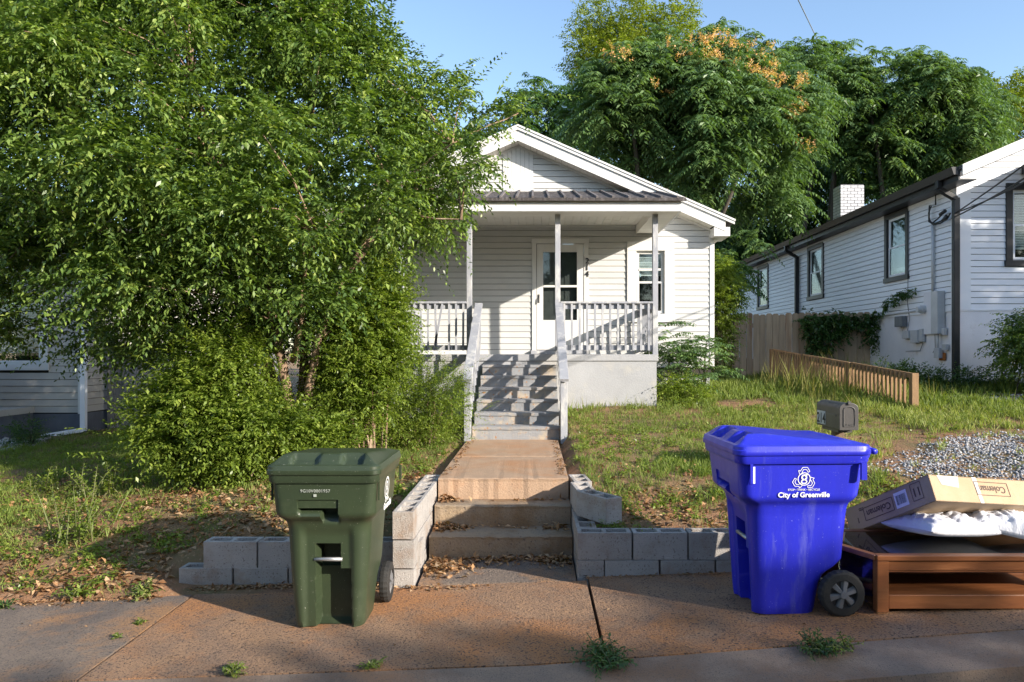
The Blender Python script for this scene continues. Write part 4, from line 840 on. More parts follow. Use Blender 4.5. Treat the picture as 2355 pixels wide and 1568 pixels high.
# service equipment on the side wall
def SWP(cx_, cy_):
    dx = (2600+cx_/1.96)*.7663; dy = (400+cy_/1.96)*.7663; k = (dx-VX)/XS; return F/k, H-(dy-VY)/k
def sbox(nm, m, a, b, dep, bev=.006):
    (ya, za), (yb, zb2) = SWP(*a), SWP(*b); y0_, y1_ = sorted((ya, yb)); zc0, zc1 = sorted((za, zb2)); return B(nm, m, h2, O2, (XS-.024-dep, XS-.023, y0_, y1_, zc0, zc1), bevel=bev)
sbox('electric_panel', 'utility', (428, 932), (468, 1178), .13); sbox('panel_backing', 'found', (352, 935), (426, 1180), .03)
sbox('junction_box', 'utildark', (197, 1078), (243, 1136), .09); sbox('cable_box', 'utility', (236, 1162), (276, 1205), .07); sbox('phone_box', 'utility', (286, 1158), (330, 1232), .08); sbox('phone_box', 'utility', (332, 1150), (352, 1225), .06)
sbox('lower_box', 'utility', (428, 1262), (458, 1322), .08); sbox('small_box', 'utility', (468, 1240), (492, 1275), .06); sbox('small_box', 'utility', (462, 1146), (482, 1186), .06); sbox('rust_patch', 'rust', (436, 1290), (474, 1335), .012, 0)
def wall_pts(pts, off=.05): return [Vector((XS-.02-off, *SWP(a, b))) for a, b in pts]
def wtube(nm, m, pts, r, off=.05): mb = MB(O2); mb.tube(wall_pts(pts, off), r, 8); mb.build(nm, m, h2, smooth=True)
wtube('conduit', 'utility', [(408, 520), (410, 932)], .028, .04); wtube('conduit', 'utility', [(440, 1180), (441, 1262)], .025, .05); wtube('conduit', 'utility', [(330, 1040), (190, 1060), (80, 1078)], .016, .02)
y_, z_ = SWP(357, 1036); mb = MB(O2); mb.tube([(XS-.02, y_, z_), (XS-.12, y_, z_)], [.075, .075], 16); mb.tube([(XS-.121, y_, z_), (XS-.19, y_, z_)], [.06, .05], 16); mb.build('electric_meter', 'utility', h2, smooth=False)
for pts in ([(258, 395), (256, 700), (250, 1000), (262, 1090), (250, 1160)], [(215, 1138), (230, 1195), (245, 1200)], [(340, 1232), (325, 1278), (240, 1282)], [(412, 1182), (414, 1260), (400, 1290)]): wtube('cable', 'utildark', pts, .006, .012)
loop = [(432, 285), (432, 420), (396, 425), (392, 520), (420, 538), (460, 530), (500, 505), (520, 470)]
wtube('service_wire', 'black', loop, .013, .06); wtube('service_wire', 'black', [(402, 430), (398, 500), (418, 530), (455, 500), (490, 462)], .013, .08); wtube('service_wire', 'black', [(420, 428), (404, 470), (412, 520), (440, 530), (480, 515), (510, 480)], .012, .10); wtube('wire_connector', 'black', [(470, 478), (500, 456)], .03, .09); wtube('wire_connector', 'black', [(488, 512), (512, 490)], .028, .09)
for i, (p1, p2) in enumerate((((505, 480, 11.9), (930, 135, 9.0)), ((500, 500, 11.9), (930, 185, 8.9)), ((512, 470, 11.95), (930, 180, 9.1)))):
    A_ = W((2600+p1[0]/1.96)*.7663, (400+p1[1]/1.96)*.7663, p1[2]+.6); Z_ = W((2600+p2[0]/1.96)*.7663, (400+p2[1]/1.96)*.7663, p2[2]); Z_ = A_+(Z_-A_)*3
    pts = [A_.lerp(Z_, t)-Vector((0, 0, .9*t*(1-t)*(.5+.3*i))) for t in np.linspace(0, 1, 18)]
    mb = MB(A_); mb.tube(pts, .011, 6); o = mb.build('service_cable', 'black', loc=A_); tag(o, ['uppermost thin black cable running from the right house corner to the street', 'lowest black cable sagging from the right house corner to the street', 'middle black cable running from the right house corner to the street'][i], 'cable', 'service cables at the right house')
A_ = W(1888, 110, 26); Z_ = W(1835, 0, 18); Z_ = A_+(Z_-A_)*2.2; mb = MB(A_); mb.tube([A_.lerp(Z_, t) for t in np.linspace(0, 1, 6)], .014, 5); tag(mb.build('overhead_wire', 'utildark', loc=A_), 'single thin overhead wire crossing the blue sky above the trees', 'wire')

# ------------------------------------------------------------------ house on the left
h3 = empty('taupe_neighbour_house', (-7.57, 12.4, .24), 0, 'taupe clapboard house at the left edge behind the big tree, with white window casing', 'house'); O3 = h3.location
lw = (-9.35, -8.12, 1.33, 2.75)
courses(h3, O3, -14, -7.60, .62, 3.5, 12.4, 'greyhouse', [lw], exp=.112)
mb = MB(O3)
for a, b, c, d in wallpieces(-14, -7.62, .1, 3.5, [lw]): mb.box(a, b, 12.421, 12.5, c, d)
mb.box(-7.72, -7.60, 12.501, 20, .1, 3.5); mb.box(-14, -7.6, 20, 20.1, .1, 3.5); mb.build('inner_wall', 'dark', h3)
courses(h3, O3, 12.42, 20, .62, 3.5, -7.60, 'greyhouse', [], exp=.112, axis='x', sgn=1)
B('foundation', 'greyfound', h3, O3, (-14, -7.59, 12.385, 12.42, -.3, .60), (-7.6, -7.588, 12.42, 20, -.3, .6)); B('corner_board', 'trim', h3, O3, (-7.62, -7.54, 12.36, 12.42, .6, 3.5))
sash_window(h3, O3, *lw, 12.4, 'trim', .12, 'trim', blind=.9)
for sg, xo in ((1, -14.4), (-1, -7.2)):
    mb = MB(O3); mb.prism([(xo, 11.9, 3.5), (-10.8, 11.9, 5.0), (-10.8, 11.9, 4.92), (xo, 11.9, 3.42)], (0, 8.4, 0)); mb.build('roof', 'shingle', h3)
mb = MB(O3); mb.prism([(-14, 12.43, 3.5), (-7.6, 12.43, 3.5), (-10.8, 12.43, 4.9)], (0, .05, 0)); mb.build('gable', 'greyhouse', h3)
mb = MB(O3); mb.bar((-7.50, 12.32, 3.4), (-7.50, 12.32, .32), .09, .07, (0, 1, 0)); mb.bar((-7.50, 12.31, .34), (-8.05, 12.1, .25), .09, .07); mb.build('downspout', 'bluewhite', h3, bevel=.008)
for k in range(12): B('porch_board', 'browndark', h3, O3, (-10.0+.13*k, -9.88+.13*k, 11.6, 11.63, .82, 1.52))
B('porch_rail', 'browndark', h3, O3, (-10.1, -8.42, 11.58, 11.65, 1.521, 1.57)); B('porch_base', 'greyhouse', h3, O3, (-10.1, -8.36, 11.55, 12.38, .62, .72)); B('porch_footing', 'greyfound', h3, O3, (-10.1, -8.38, 11.57, 12.38, -.2, .618))

# ------------------------------------------------------------------ fences
f1 = empty('wooden_fence', (5.2, 15.4, 1.0), 0, 'tall weathered grey picket fence between the two houses, partly hung with vines', 'fence'); o = f1.location; r = random.Random(5)
x = 3.2; 
while x < 7.0:
    wd = .128+r.uniform(-.004, .004); zt_ = 2.44+r.uniform(-.018, .018)+.01*(x-5); c_ = .028; y = 15.4+r.uniform(-.006, .006)
    mb = MB(o); mb.prism([(x, y, .8), (x+wd, y, .8), (x+wd, y, zt_-c_), (x+wd-c_, y, zt_), (x+c_, y, zt_), (x, y, zt_-c_)], (0, .02, 0)); mb.build('picket', 'oldwood', f1); x += wd+r.uniform(.004, .012)
for zz in (1.25, 2.15): B('rail', 'oldwood', f1, o, (3.2, 7.05, 15.43, 15.47, zz, zz+.09))
f2 = empty('low_picket_fence', (5.0, 12, .9), 0, 'low tan lumber picket fence running back towards the tall fence, grass grown through it', 'fence'); o = f2.location
fa, fb = Vector((5.17, 10.06, 0)), Vector((4.68, 14.5, 0)); 
tz = lambda t: 1.345+(1.70-1.345)*t
posts2 = [0, .36, .72, 1.0]
for t in posts2:
    p = fa.lerp(fb, t); B('post', 'newwood', f2, o, (p.x-.045, p.x+.045, p.y-.045, p.y+.045, gz(p.x, p.y)-.1, tz(t)+.0), bevel=.004)
for t0, t1 in zip(posts2[:-1], posts2[1:]):
    a, b = fa.lerp(fb, t0), fa.lerp(fb, t1); d = (b-a).normalized()*.046
    for dz_, h_ in ((-.035, .07), (-.50, .06)):
        mb = MB(o); mb.bar(a+d+Vector((0, 0, tz(t0)+dz_)), b-d+Vector((0, 0, tz(t1)+dz_)), .035, h_); mb.build('rail', 'newwood', f2)
n = 44
for k in range(n):
    t = (k+.5)/n
    if min(abs(t-q) for q in posts2) < .012: continue
    p = fa.lerp(fb, t); mb = MB(o); x_ = p.x-.034; mb.box(x_-.014, x_+.014, p.y-.02, p.y+.02, gz(p.x, p.y)+.02, tz(t)-.02); mb.build('picket', 'newwood', f2)
f3 = empty('board_fence', (-6.4, 13, .2), 0, 'grey vertical board fence beside the taupe house, behind the big tree', 'fence'); o = f3.location; x = -7.5
while x < -4.4:
    wd = .125; mb = MB(o); y = 13+r.uniform(-.01, .01); mb.box(x, x+wd, y, y+.02, .1, 1.78+r.uniform(-.01, .01)); mb.build('board', 'greyfence', f3); x += wd+r.uniform(.006, .014)
B('rail', 'greyfence', f3, o, (-7.5, -4.4, 13.035, 13.08, .5, .59), (-7.5, -4.4, 13.035, 13.08, 1.4, 1.49))

# ------------------------------------------------------------------ foliage tools
def nrm(a): return a/np.maximum(np.linalg.norm(a, axis=-1, keepdims=True), 1e-9)
def poly_in(px_, py_, poly):
    poly = np.asarray(poly, float); c = np.zeros(len(px_), bool); x1_, y1_ = poly[:, 0], poly[:, 1]; x2_, y2_ = np.roll(x1_, -1), np.roll(y1_, -1)
    for a, b, c2, d in zip(x1_, y1_, x2_, y2_):
        m = ((b > py_) != (d > py_)); m &= px_ < (c2-a)*(py_-b)/((d-b) if d != b else 1e-9)+a; c ^= m
    return c
def poly_dist(px_, py_, poly):
    poly = np.asarray(poly, float); out = np.full(len(px_), 1e9)
    for i in range(len(poly)):
        a, b = poly[i], poly[(i+1) % len(poly)]; ab = b-a; t = np.clip(((px_-a[0])*ab[0]+(py_-a[1])*ab[1])/(ab@ab), 0, 1)
        out = np.minimum(out, np.hypot(px_-a[0]-t*ab[0], py_-a[1]-t*ab[1]))
    return out
def sample_poly(poly, n, rng, sep=0):
    poly = np.asarray(poly, float); lo, hi = poly.min(0), poly.max(0); pts = []
    while len(pts) < n:
        q = rng.uniform(lo, hi, (4000, 2)); q = q[poly_in(q[:, 0], q[:, 1], poly)]
        for p in q:
            if sep and pts and np.min(np.hypot(*(np.array(pts)-p).T)) < sep:
                if rng.random() > .02: continue
            pts.append(p)
            if len(pts) >= n: break
    return np.array(pts)
def leaves(p, d, up, ln, wr, rng, fold=.12):
    d = nrm(d); s = nrm(np.cross(d, up)); u = np.cross(s, d); ln = ln[:, None]; wd = ln*wr*.5
    v = np.stack([p, p+d*ln*.45+s*wd+u*ln*fold, p+d*ln-u*ln*.10, p+d*ln*.45-s*wd+u*ln*fold], 1); return v   # (n,4,3)
def spray(p, d, L, nl, ll, wr, rng, droop=.3, side=.8, fwd=.6, down=.25, jit=.25, start=.12, flat=False):
    n = len(p); d = nrm(d); t = np.linspace(start, 1, nl)[None, :, None]; L = L[:, None, None]
    q = p[:, None]+d[:, None]*t*L+np.array([0, 0, -1.])*(droop*L*t*t)
    tang = nrm(d[:, None]+np.array([0, 0, -1.])*(2*droop*t)); sd = nrm(np.cross(d, np.array([0, 0, 1.])+rng.normal(0, .35 if not flat else .12, (n, 3))))[:, None]
    sg = np.where(np.arange(nl) % 2, 1, -1)[None, :, None]
    ld = tang*fwd+sd*sg*side+np.array([0, 0, -down])+rng.normal(0, jit, (n, nl, 3))
    up = nrm(np.array([0, 0, 1.])+rng.normal(0, .35, (n, nl, 3))); tl = 1-.35*np.abs(2*t[..., 0]-1)**2
    ln = ll*tl*rng.uniform(.75, 1.2, (n, nl)); sh = (n*nl, 3)
    return leaves(q.reshape(sh), ld.reshape(sh), up.reshape(sh), ln.reshape(-1), wr, rng), np.repeat(rng.random(n), nl)
def leafmesh(name, parts, m, parent=None, loc=(0, 0, 0), spread=.5):
    V = np.concatenate([a for a, _ in parts]); rn = np.concatenate([b for _, b in parts]); n, kv = V.shape[:2]
    rn = np.clip(rn*(1-spread)+RNG.random(n)*spread, 0, 1)
    me = bpy.data.meshes.new(name); me.vertices.add(n*kv); me.vertices.foreach_set('co', (V-np.asarray(loc)).astype(np.float32).ravel())
    me.loops.add(n*kv); me.loops.foreach_set('vertex_index', np.arange(n*kv, dtype=np.int32)); me.polygons.add(n)
    me.polygons.foreach_set('loop_start', np.arange(0, n*kv, kv, dtype=np.int32)); me.polygons.foreach_set('loop_total', np.full(n, kv, np.int32))
    me.update(calc_edges=True); a = me.attributes.new('rnd', 'FLOAT', 'POINT'); a.data.foreach_set('value', np.repeat(rn, kv).astype(np.float32))
    me.materials.append(M[m]); o = link(name, me, parent)
    if parent is None: o.location = loc
    return o
NT = [0]
def unit(rng, n): return nrm(rng.normal(0, 1, (n, 3)))
def crown_poly(poly, Y, hd, nc, nspray, nl, ll, wr, L, rng, rmax=.5, droop=.3, k0=None, sep=0, upk=.25, side=.8, fwd=.6, edge=60, down=.25, hole=None, bright=.5, emin=.12):
    """clumps of leafy twigs filling an outline at distance Y, hd deep to either side"""
    sc_ = F/Y; c = sample_poly(poly, nc, rng, sep); dist = poly_dist(c[:, 0], c[:, 1], poly)/sc_
    if hole is not None: keep = ~np.array([any(rng.random() < h[4] and h[0] < a < h[2] and h[1] < b < h[3] for h in hole) for a, b in c]); c, dist = c[keep], dist[keep]
    f = np.clip(dist/1.6, 0, 1)**.5; yy = Y+(rng.uniform(-1, 1, len(c)))*hd*f; R_ = np.clip(dist*.9+emin, emin, rmax)*rng.uniform(.75, 1.15, len(c))
    ctr = np.stack([(c[:, 0]-VX)/sc_*yy/Y*1.0, yy, H-(c[:, 1]-VY)/sc_*yy/Y], 1)
    ns = np.maximum(4, (nspray*np.clip((R_/rmax)**1.6, .12, 1.4))).astype(int); idx = np.repeat(np.arange(len(c)), ns)
    u = unit(rng, len(idx)); u[:, 2] = u[:, 2]*.8+.1; p = ctr[idx]+u*(R_[idx]*rng.uniform(.2, .85, len(idx)))[:, None]
    d = u+rng.normal(0, .45, u.shape)+np.array([0, 0, upk]); v, rn = spray(p, d, L*rng.uniform(.6, 1.3, len(idx)), nl, ll, wr, rng, droop, side, fwd, down)
    cb = rng.random(len(c)); rn = np.clip(.5*rn+.5*np.repeat(cb[idx], nl)+(bright-.5), 0, 1)
    return (v, rn), ctr, R_
def rosettes(poly, Y, hd, nt, m, L, nl, ll, wr, rng, droop=.6, upz=.35, hole=None, sep=0):
    """drooping feathered leaves set on the outer shells of rounded billows that fill an outline"""
    sc_ = F/Y; nb = max(8, nt//13); c = sample_poly(poly, nb, rng, sep*3.2); dist = poly_dist(c[:, 0], c[:, 1], poly)/sc_; f = np.clip(dist/2.2, 0, 1)**.5; yy = Y+rng.uniform(-1, .8, nb)*hd*f
    R_ = np.clip(dist*1.0, .30, 1.25)*rng.uniform(.75, 1.1, nb); cb = np.stack([(c[:, 0]-VX)/sc_*yy/Y, yy, H-(c[:, 1]-VY)/sc_*yy/Y], 1)
    k = np.maximum(3, (nt/nb*1.15*(R_/.8)**1.5)).astype(int); bi = np.repeat(np.arange(nb), k); u = rng.normal(0, 1, (len(bi), 3)); u[:, 2] = u[:, 2]*.8+.35; u[:, 1] -= .45; u = nrm(u)
    ctr = cb[bi]+u*np.array([1, 1, .8])*(R_[bi]*rng.uniform(.55, 1.0, len(bi)))[:, None]; idx = np.repeat(np.arange(len(ctr)), m); az_ = rng.uniform(0, 2*PI, len(idx))
    d = np.stack([np.cos(az_), np.sin(az_), upz-.15+rng.normal(0, .42, len(idx))], 1)+u[idx]*.9
    v, rn = spray(ctr[idx]+unit(rng, len(idx))*.10, d, L*rng.uniform(.6, 1.15, len(idx)), nl, ll, wr, rng, droop, 1.0, .45, .45, .07, .12, True)
    return (v, np.clip(.35*rn+.35*np.repeat(rng.random(nb)[bi][idx], nl)+.3*np.repeat(rng.random(len(ctr))[idx], nl), 0, 1)), ctr
def limb_tree(name, label, cat, base, group=None): return empty(name, base, 0, label, cat, group)
def limbs(t, stems, m, nm='trunk', n=8, joined=True):
    o = Vector(t.location)
    for pts, r0, r1 in stems:
        pts = [Vector(p) for p in pts]; q = []
        for i in range(len(pts)-1):     # Catmull-Rom
            p0, p1, p2, p3 = pts[max(i-1, 0)], pts[i], pts[i+1], pts[min(i+2, len(pts)-1)]
            for k in range(4): u = k/4; q.append(.5*((2*p1)+(p2-p0)*u+(2*p0-5*p1+4*p2-p3)*u*u+(-p0+3*p1-3*p2+p3)*u**3))
        q.append(pts[-1]); r = random.Random(len(q)*7+int(r0*1000)); q = [q[0]]+[p+Vector((r.uniform(-1, 1), r.uniform(-1, 1), r.uniform(-1, 1)))*r0*.35 for p in q[1:]]
        mb = MB(o); mb.tube(q, [r0+(r1-r0)*i/(len(q)-1) for i in range(len(q))], n); mb.build(nm, m, t, smooth=True)

# ------------------------------------------------------------------ the big front tree
g = np.random.default_rng(21)
bt = limb_tree('privet_tree', 'big many-stemmed glossy green tree filling the left half of the front yard', 'tree', (-2.6, 7.9, gz(-2.6, 7.9)))
MP = [(-160, -200), (800, -200), (835, 10), (910, 60), (905, 150), (960, 190), (1010, 140), (1055, 200), (1105, 245), (1150, 205), (1215, 245), (1225, 285), (1150, 285), (1065, 325), (1105, 385), (1090, 430), (1040, 470), (1118, 525),
      (1000, 545), (930, 570), (885, 640), (890, 700), (860, 790), (800, 850), (740, 830), (640, 800), (560, 820), (470, 850), (330, 830), (240, 800), (130, 785), (0, 775), (-160, 765)]
a1, ctr, RR = crown_poly(MP, 8.3, 2.0, 560, 52, 13, .076, .42, .34, g, rmax=.37, sep=23, hole=[(940, 120, 1100, 330, .45), (60, 680, 560, 900, .45), (600, 720, 770, 960, .95), (-100, 560, 90, 720, .4)], droop=.35, upk=.15)
TB = lambda *p: [W(x, y, Y) for x, y, Y in p]
stems = [(TB((672, 985, 7.9), (655, 860, 7.85), (630, 740, 7.8), (600, 600, 7.7), (520, 400, 7.7), (440, 180, 7.9)), .062, .018),
         (TB((700, 985, 7.85), (712, 880, 7.75), (735, 780, 7.7), (790, 640, 7.8), (900, 480, 8.1), (1000, 400, 8.2)), .055, .012),
         (TB((660, 985, 8.0), (640, 900, 8.1), (590, 760, 8.3), (480, 560, 8.4), (330, 420, 8.3), (160, 300, 8.2)), .06, .015),
         (TB((690, 975, 8.0), (700, 850, 8.1), (690, 640, 8.2), (710, 380, 8.3), (720, 130, 8.4)), .06, .014),
         (TB((650, 980, 8.0), (625, 880, 8.2), (560, 740, 8.5), (400, 580, 8.6), (150, 500, 8.5)), .045, .012),
         (TB((672, 830, 7.83), (690, 760, 7.6), (700, 640, 7.4), (730, 540, 7.2)), .035, .012),
         (TB((790, 640, 7.8), (850, 560, 7.7), (900, 450, 7.9), (1040, 330, 8.2), (1190, 262, 8.4)), .028, .006),
         (TB((900, 480, 8.1), (980, 500, 7.9), (1060, 505, 7.8)), .018, .005)]
limbs(bt, stems, 'bark')
allst = [p for s_ in stems for p in s_[0]]
tw = []
for k in g.choice(len(ctr), 170, replace=False):
    c_ = Vector(ctr[k]); b_ = min(allst, key=lambda q: (q-c_).length+(.6 if q.z > c_.z else 0)); tw.append((b_, b_.lerp(c_, .5)+Vector((0, 0, .1)), c_))
mb = MB(bt.location)
for a, b, c_ in tw: mb.tube([a, b, c_], [.013, .009, .004], 5)
mb.build('branches', 'bark', bt)['kind'] = 'stuff'
def shoots(poly, Y, ctr_, n, L0, L1, ll, rng, out=.9, up=.55, far=150):
    cp = np.stack([VX+ctr_[:, 0]*F/ctr_[:, 1], VY-(ctr_[:, 2]-H)*F/ctr_[:, 1]], 1); dd = poly_dist(cp[:, 0], cp[:, 1], poly); k_ = np.where(dd < far)[0]; k_ = rng.choice(k_, n); pc = np.asarray(poly, float).mean(0)
    d = np.stack([(cp[k_, 0]-pc[0])/300*out, rng.uniform(-1.2, .3, n), (pc[1]-cp[k_, 1])/500*out+up], 1)+rng.normal(0, .35, (n, 3))
    return spray(ctr_[k_]+rng.normal(0, .12, (n, 3)), d, rng.uniform(L0, L1, n), 20, ll, .4, rng, .25, .75, .65, .15, .2)
a2 = shoots(MP, 8.3, ctr, 420, .4, .8, .072, g)
cc = rn_ = None
o = leafmesh('crown', [a1, a2], 'lf_main', bt, bt.location, spread=.6); o['kind'] = 'stuff'
# shrubs beneath it
SH = [('leafy_shrub', 'wide light green shrub spreading under the left side of the big tree', [(305, 985), (335, 925), (375, 930), (395, 860), (450, 850), (480, 790), (550, 790), (590, 860), (610, 940), (690, 950), (700, 985), (760, 985), (810, 1030), (640, 1060), (560, 1105), (430, 1090), (350, 1040)], 7.3, .75, 105, 'lf_bush', .056, .45),
      ('leafy_shrub', 'tall pale green shrub rising between the big tree and the porch', [(755, 800), (790, 720), (850, 650), (895, 610), (915, 720), (925, 820), (900, 880), (860, 960), (790, 1030), (735, 950)], 8.0, .7, 110, 'lf_bush', .052, .45),
      ('feathery_shrub', 'low feathery shrub beside the left rail of the porch stairs', [(870, 930), (950, 850), (1040, 865), (1058, 950), (1035, 1020), (940, 1035), (860, 1010)], 8.75, .45, 60, 'lf_bush', .032, .4)]
for nm, lb_, poly, Y, hd, nc, mt, ll, wr in SH:
    bx0 = sum(p[0] for p in poly)/len(poly); base = W(bx0, 900, Y); base.z = gz(base.x, base.y); t = empty(nm, base, 0, lb_, 'shrub')
    a_, c_, r_ = crown_poly(poly, Y, hd, int(nc*1.3), 50, 12, ll, wr, .28, g, rmax=.30, sep=19, droop=.2, upk=.3, bright=.5)
    leafmesh('foliage', [a_, shoots(poly, Y, c_, 190, .25, .6, ll, g, up=.7, far=70)], mt, t, base, .6)['kind'] = 'stuff'
    mb = MB(base)
    for k in g.choice(len(c_), 22, replace=False):
        e = Vector(c_[k]); b_ = base+Vector((g.uniform(-.15, .15), g.uniform(-.1, .1), -.03)); b_ = Vector((b_.x*.6+e.x*.4, b_.y, b_.z)); b_.z = gz(b_.x, b_.y)-.02; mb.tube([b_, b_.lerp(e, .55)+Vector((g.uniform(-.08, .08), -.05, .06)), e], [.010, .007, .003], 5)
    mb.build('stems', 'bark', t)['kind'] = 'stuff'
# ------------------------------------------------------------------ trees behind the houses
g = np.random.default_rng(5)
def back_tree(name, label, poly, Y, hd, kind, n, mt, trunk=True, seeds=None, **k):
    poly = np.array(poly, float); cx_ = k.get('bx', poly[:, 0].mean()); base = W(cx_, 800, Y); base.z = gz(base.x, base.y); t = empty(name, base, 0, label, 'tree')
    if kind == 'ail': a_, c_ = rosettes(poly, Y, hd, n, k.get('m', 9), k.get('L', .72), 17, .19, .30, g, droop=k.get('droop', .62), sep=k.get('sep', 0))
    else: a_, c_, _ = crown_poly(poly, Y, hd, n, k.get('ns', 34), 9, k.get('ll', .13), .5, .5, g, rmax=k.get('rmax', .9), droop=.25, sep=k.get('sep', 0), edge=30)
    leafmesh('crown', [a_], mt, t, base, .4)['kind'] = 'stuff'
    top = c_[np.argsort(-c_[:, 2])]; low = c_[c_[:, 2] < np.quantile(c_[:, 2], .6)]
    st_ = []
    for j in range(k.get('nt', 3)):
        e = Vector(c_[g.integers(len(c_))]); b_ = base+Vector((g.uniform(-1, 1)*k.get('bs', 1.2), g.uniform(-.5, .5), -.1)); st_.append(([b_, b_.lerp(e, .4)+Vector((0, 0, .5)), e], k.get('r', .13), .03))
    limbs(t, st_, 'bark2', n=7)
    if seeds is not None:
        sp = sample_poly(seeds, k.get('nseed', 60), g); yy = Y-hd*.9+g.uniform(-.5, .5, len(sp)); sc_ = F/yy
        q = np.stack([(sp[:, 0]-VX)/sc_, yy, H-(sp[:, 1]-VY)/sc_], 1); q = np.repeat(q, 12, 0)+g.normal(0, .10, (len(q)*12, 3))
        leafmesh('seed_clusters', [spray(q, unit(g, len(q))+np.array([0, 0, .6]), g.uniform(.10, .22, len(q)), 6, .07, .6, g, .1, .8, .5, .1, .4)], 'seed', t, base, .6)['kind'] = 'stuff'
    return t
back_tree('tall_light_tree', 'tall bright green tree standing highest behind the cottage roof', [(1300, 190), (1306, 95), (1325, 30), (1345, -30), (1420, 25), (1450, -40), (1490, -30), (1515, 30), (1550, -20), (1590, 20), (1600, 70), (1585, 150), (1500, 270), (1330, 270)], 27, 1.8, 'std', 190, 'lf_light', rmax=.75, ll=.12, ns=45, sep=14)
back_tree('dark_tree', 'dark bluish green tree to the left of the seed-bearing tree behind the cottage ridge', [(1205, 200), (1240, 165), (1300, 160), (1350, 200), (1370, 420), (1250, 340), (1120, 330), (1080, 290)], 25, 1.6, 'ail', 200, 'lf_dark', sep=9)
AP = [(1330, 190), (1390, 120), (1470, 95), (1560, 90), (1650, 85), (1740, 120), (1800, 130), (1850, 170), (1895, 230), (1890, 300), (1850, 400), (1850, 450), (1790, 500), (1700, 500), (1600, 450), (1480, 420), (1340, 330), (1300, 260)]
back_tree('ailanthus_tree', 'broad tree with drooping feathery leaves and orange seed clusters in its top', AP, 18.5, 2.2, 'ail', 760, 'lf_ail', seeds=None, sep=11, L=.68, nt=5, bx=1480, bs=.8)
back_tree('feathery_tree', 'dark feathery tree just right of the seed-bearing tree, below the overhead wire', [(1650, 85), (1740, 78), (1790, 100), (1830, 78), (1935, 105), (1960, 160), (2010, 230), (1990, 420), (1920, 430), (1850, 300), (1700, 200)], 22, 1.6, 'ail', 430, 'lf_ail', sep=10, L=.7)
back_tree('feathery_tree', 'rounded feathery tree above the gutter of the right house, left of the sunlit tree', [(1930, 230), (1975, 150), (2060, 112), (2120, 120), (2190, 160), (2260, 190), (2300, 260), (2290, 400), (2180, 440), (2020, 470), (1950, 400)], 21, 2.0, 'ail', 620, 'lf_ail', sep=10, L=.7)
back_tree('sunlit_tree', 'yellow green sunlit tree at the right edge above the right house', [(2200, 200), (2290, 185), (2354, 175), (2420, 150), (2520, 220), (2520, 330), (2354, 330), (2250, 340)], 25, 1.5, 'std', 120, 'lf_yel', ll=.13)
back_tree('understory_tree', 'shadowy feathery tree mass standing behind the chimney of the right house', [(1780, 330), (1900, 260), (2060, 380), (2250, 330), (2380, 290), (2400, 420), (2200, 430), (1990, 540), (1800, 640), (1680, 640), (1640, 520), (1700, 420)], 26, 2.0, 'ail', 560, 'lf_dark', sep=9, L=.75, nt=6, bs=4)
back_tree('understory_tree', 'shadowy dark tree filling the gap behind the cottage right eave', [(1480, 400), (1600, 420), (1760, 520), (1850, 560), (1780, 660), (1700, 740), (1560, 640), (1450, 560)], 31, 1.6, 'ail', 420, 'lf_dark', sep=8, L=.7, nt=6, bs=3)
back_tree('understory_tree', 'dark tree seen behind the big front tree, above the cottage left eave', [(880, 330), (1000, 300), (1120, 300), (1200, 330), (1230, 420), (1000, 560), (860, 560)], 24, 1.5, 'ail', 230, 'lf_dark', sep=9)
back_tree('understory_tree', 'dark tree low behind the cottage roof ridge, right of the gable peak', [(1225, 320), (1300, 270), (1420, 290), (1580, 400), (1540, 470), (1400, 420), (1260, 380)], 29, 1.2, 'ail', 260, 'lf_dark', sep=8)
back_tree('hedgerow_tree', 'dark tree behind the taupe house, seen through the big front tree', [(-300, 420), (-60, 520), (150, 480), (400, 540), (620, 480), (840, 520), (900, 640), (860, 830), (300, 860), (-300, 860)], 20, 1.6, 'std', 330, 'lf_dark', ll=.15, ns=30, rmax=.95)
# seed clusters of the ailanthus
t = bpy.data.objects['ailanthus_tree']; base = t.location
parts = []
for poly, n in (([(1380, 130), (1440, 110), (1450, 140), (1400, 160)], 7), ([(1510, 100), (1600, 75), (1780, 110), (1810, 170), (1690, 160), (1560, 140)], 34), ([(1690, 160), (1850, 175), (1860, 200), (1800, 220), (1720, 215)], 20), ([(1810, 240), (1870, 250), (1895, 285), (1820, 275)], 10), ([(1470, 190), (1540, 200), (1530, 220)], 4), ([(1840, 320), (1880, 330), (1870, 345), (1830, 340)], 5)):
    sp = sample_poly(poly, n, g); 
    yy = 17.0+g.uniform(-.6, 1.0, len(sp)); sc_ = F/yy; q = np.stack([(sp[:, 0]-VX)/sc_, yy, H-(sp[:, 1]-VY)/sc_], 1)
    q = np.repeat(q, 8, 0)+g.normal(0, .07, (len(q)*8, 3)); parts.append(spray(q, unit(g, len(q))*.7+np.array([0, 0, .8]), g.uniform(.10, .20, len(q)), 6, .06, .6, g, .1, .8, .5, .1, .4))
leafmesh('seed_clusters', parts, 'seed', t, base, .6)['kind'] = 'stuff'
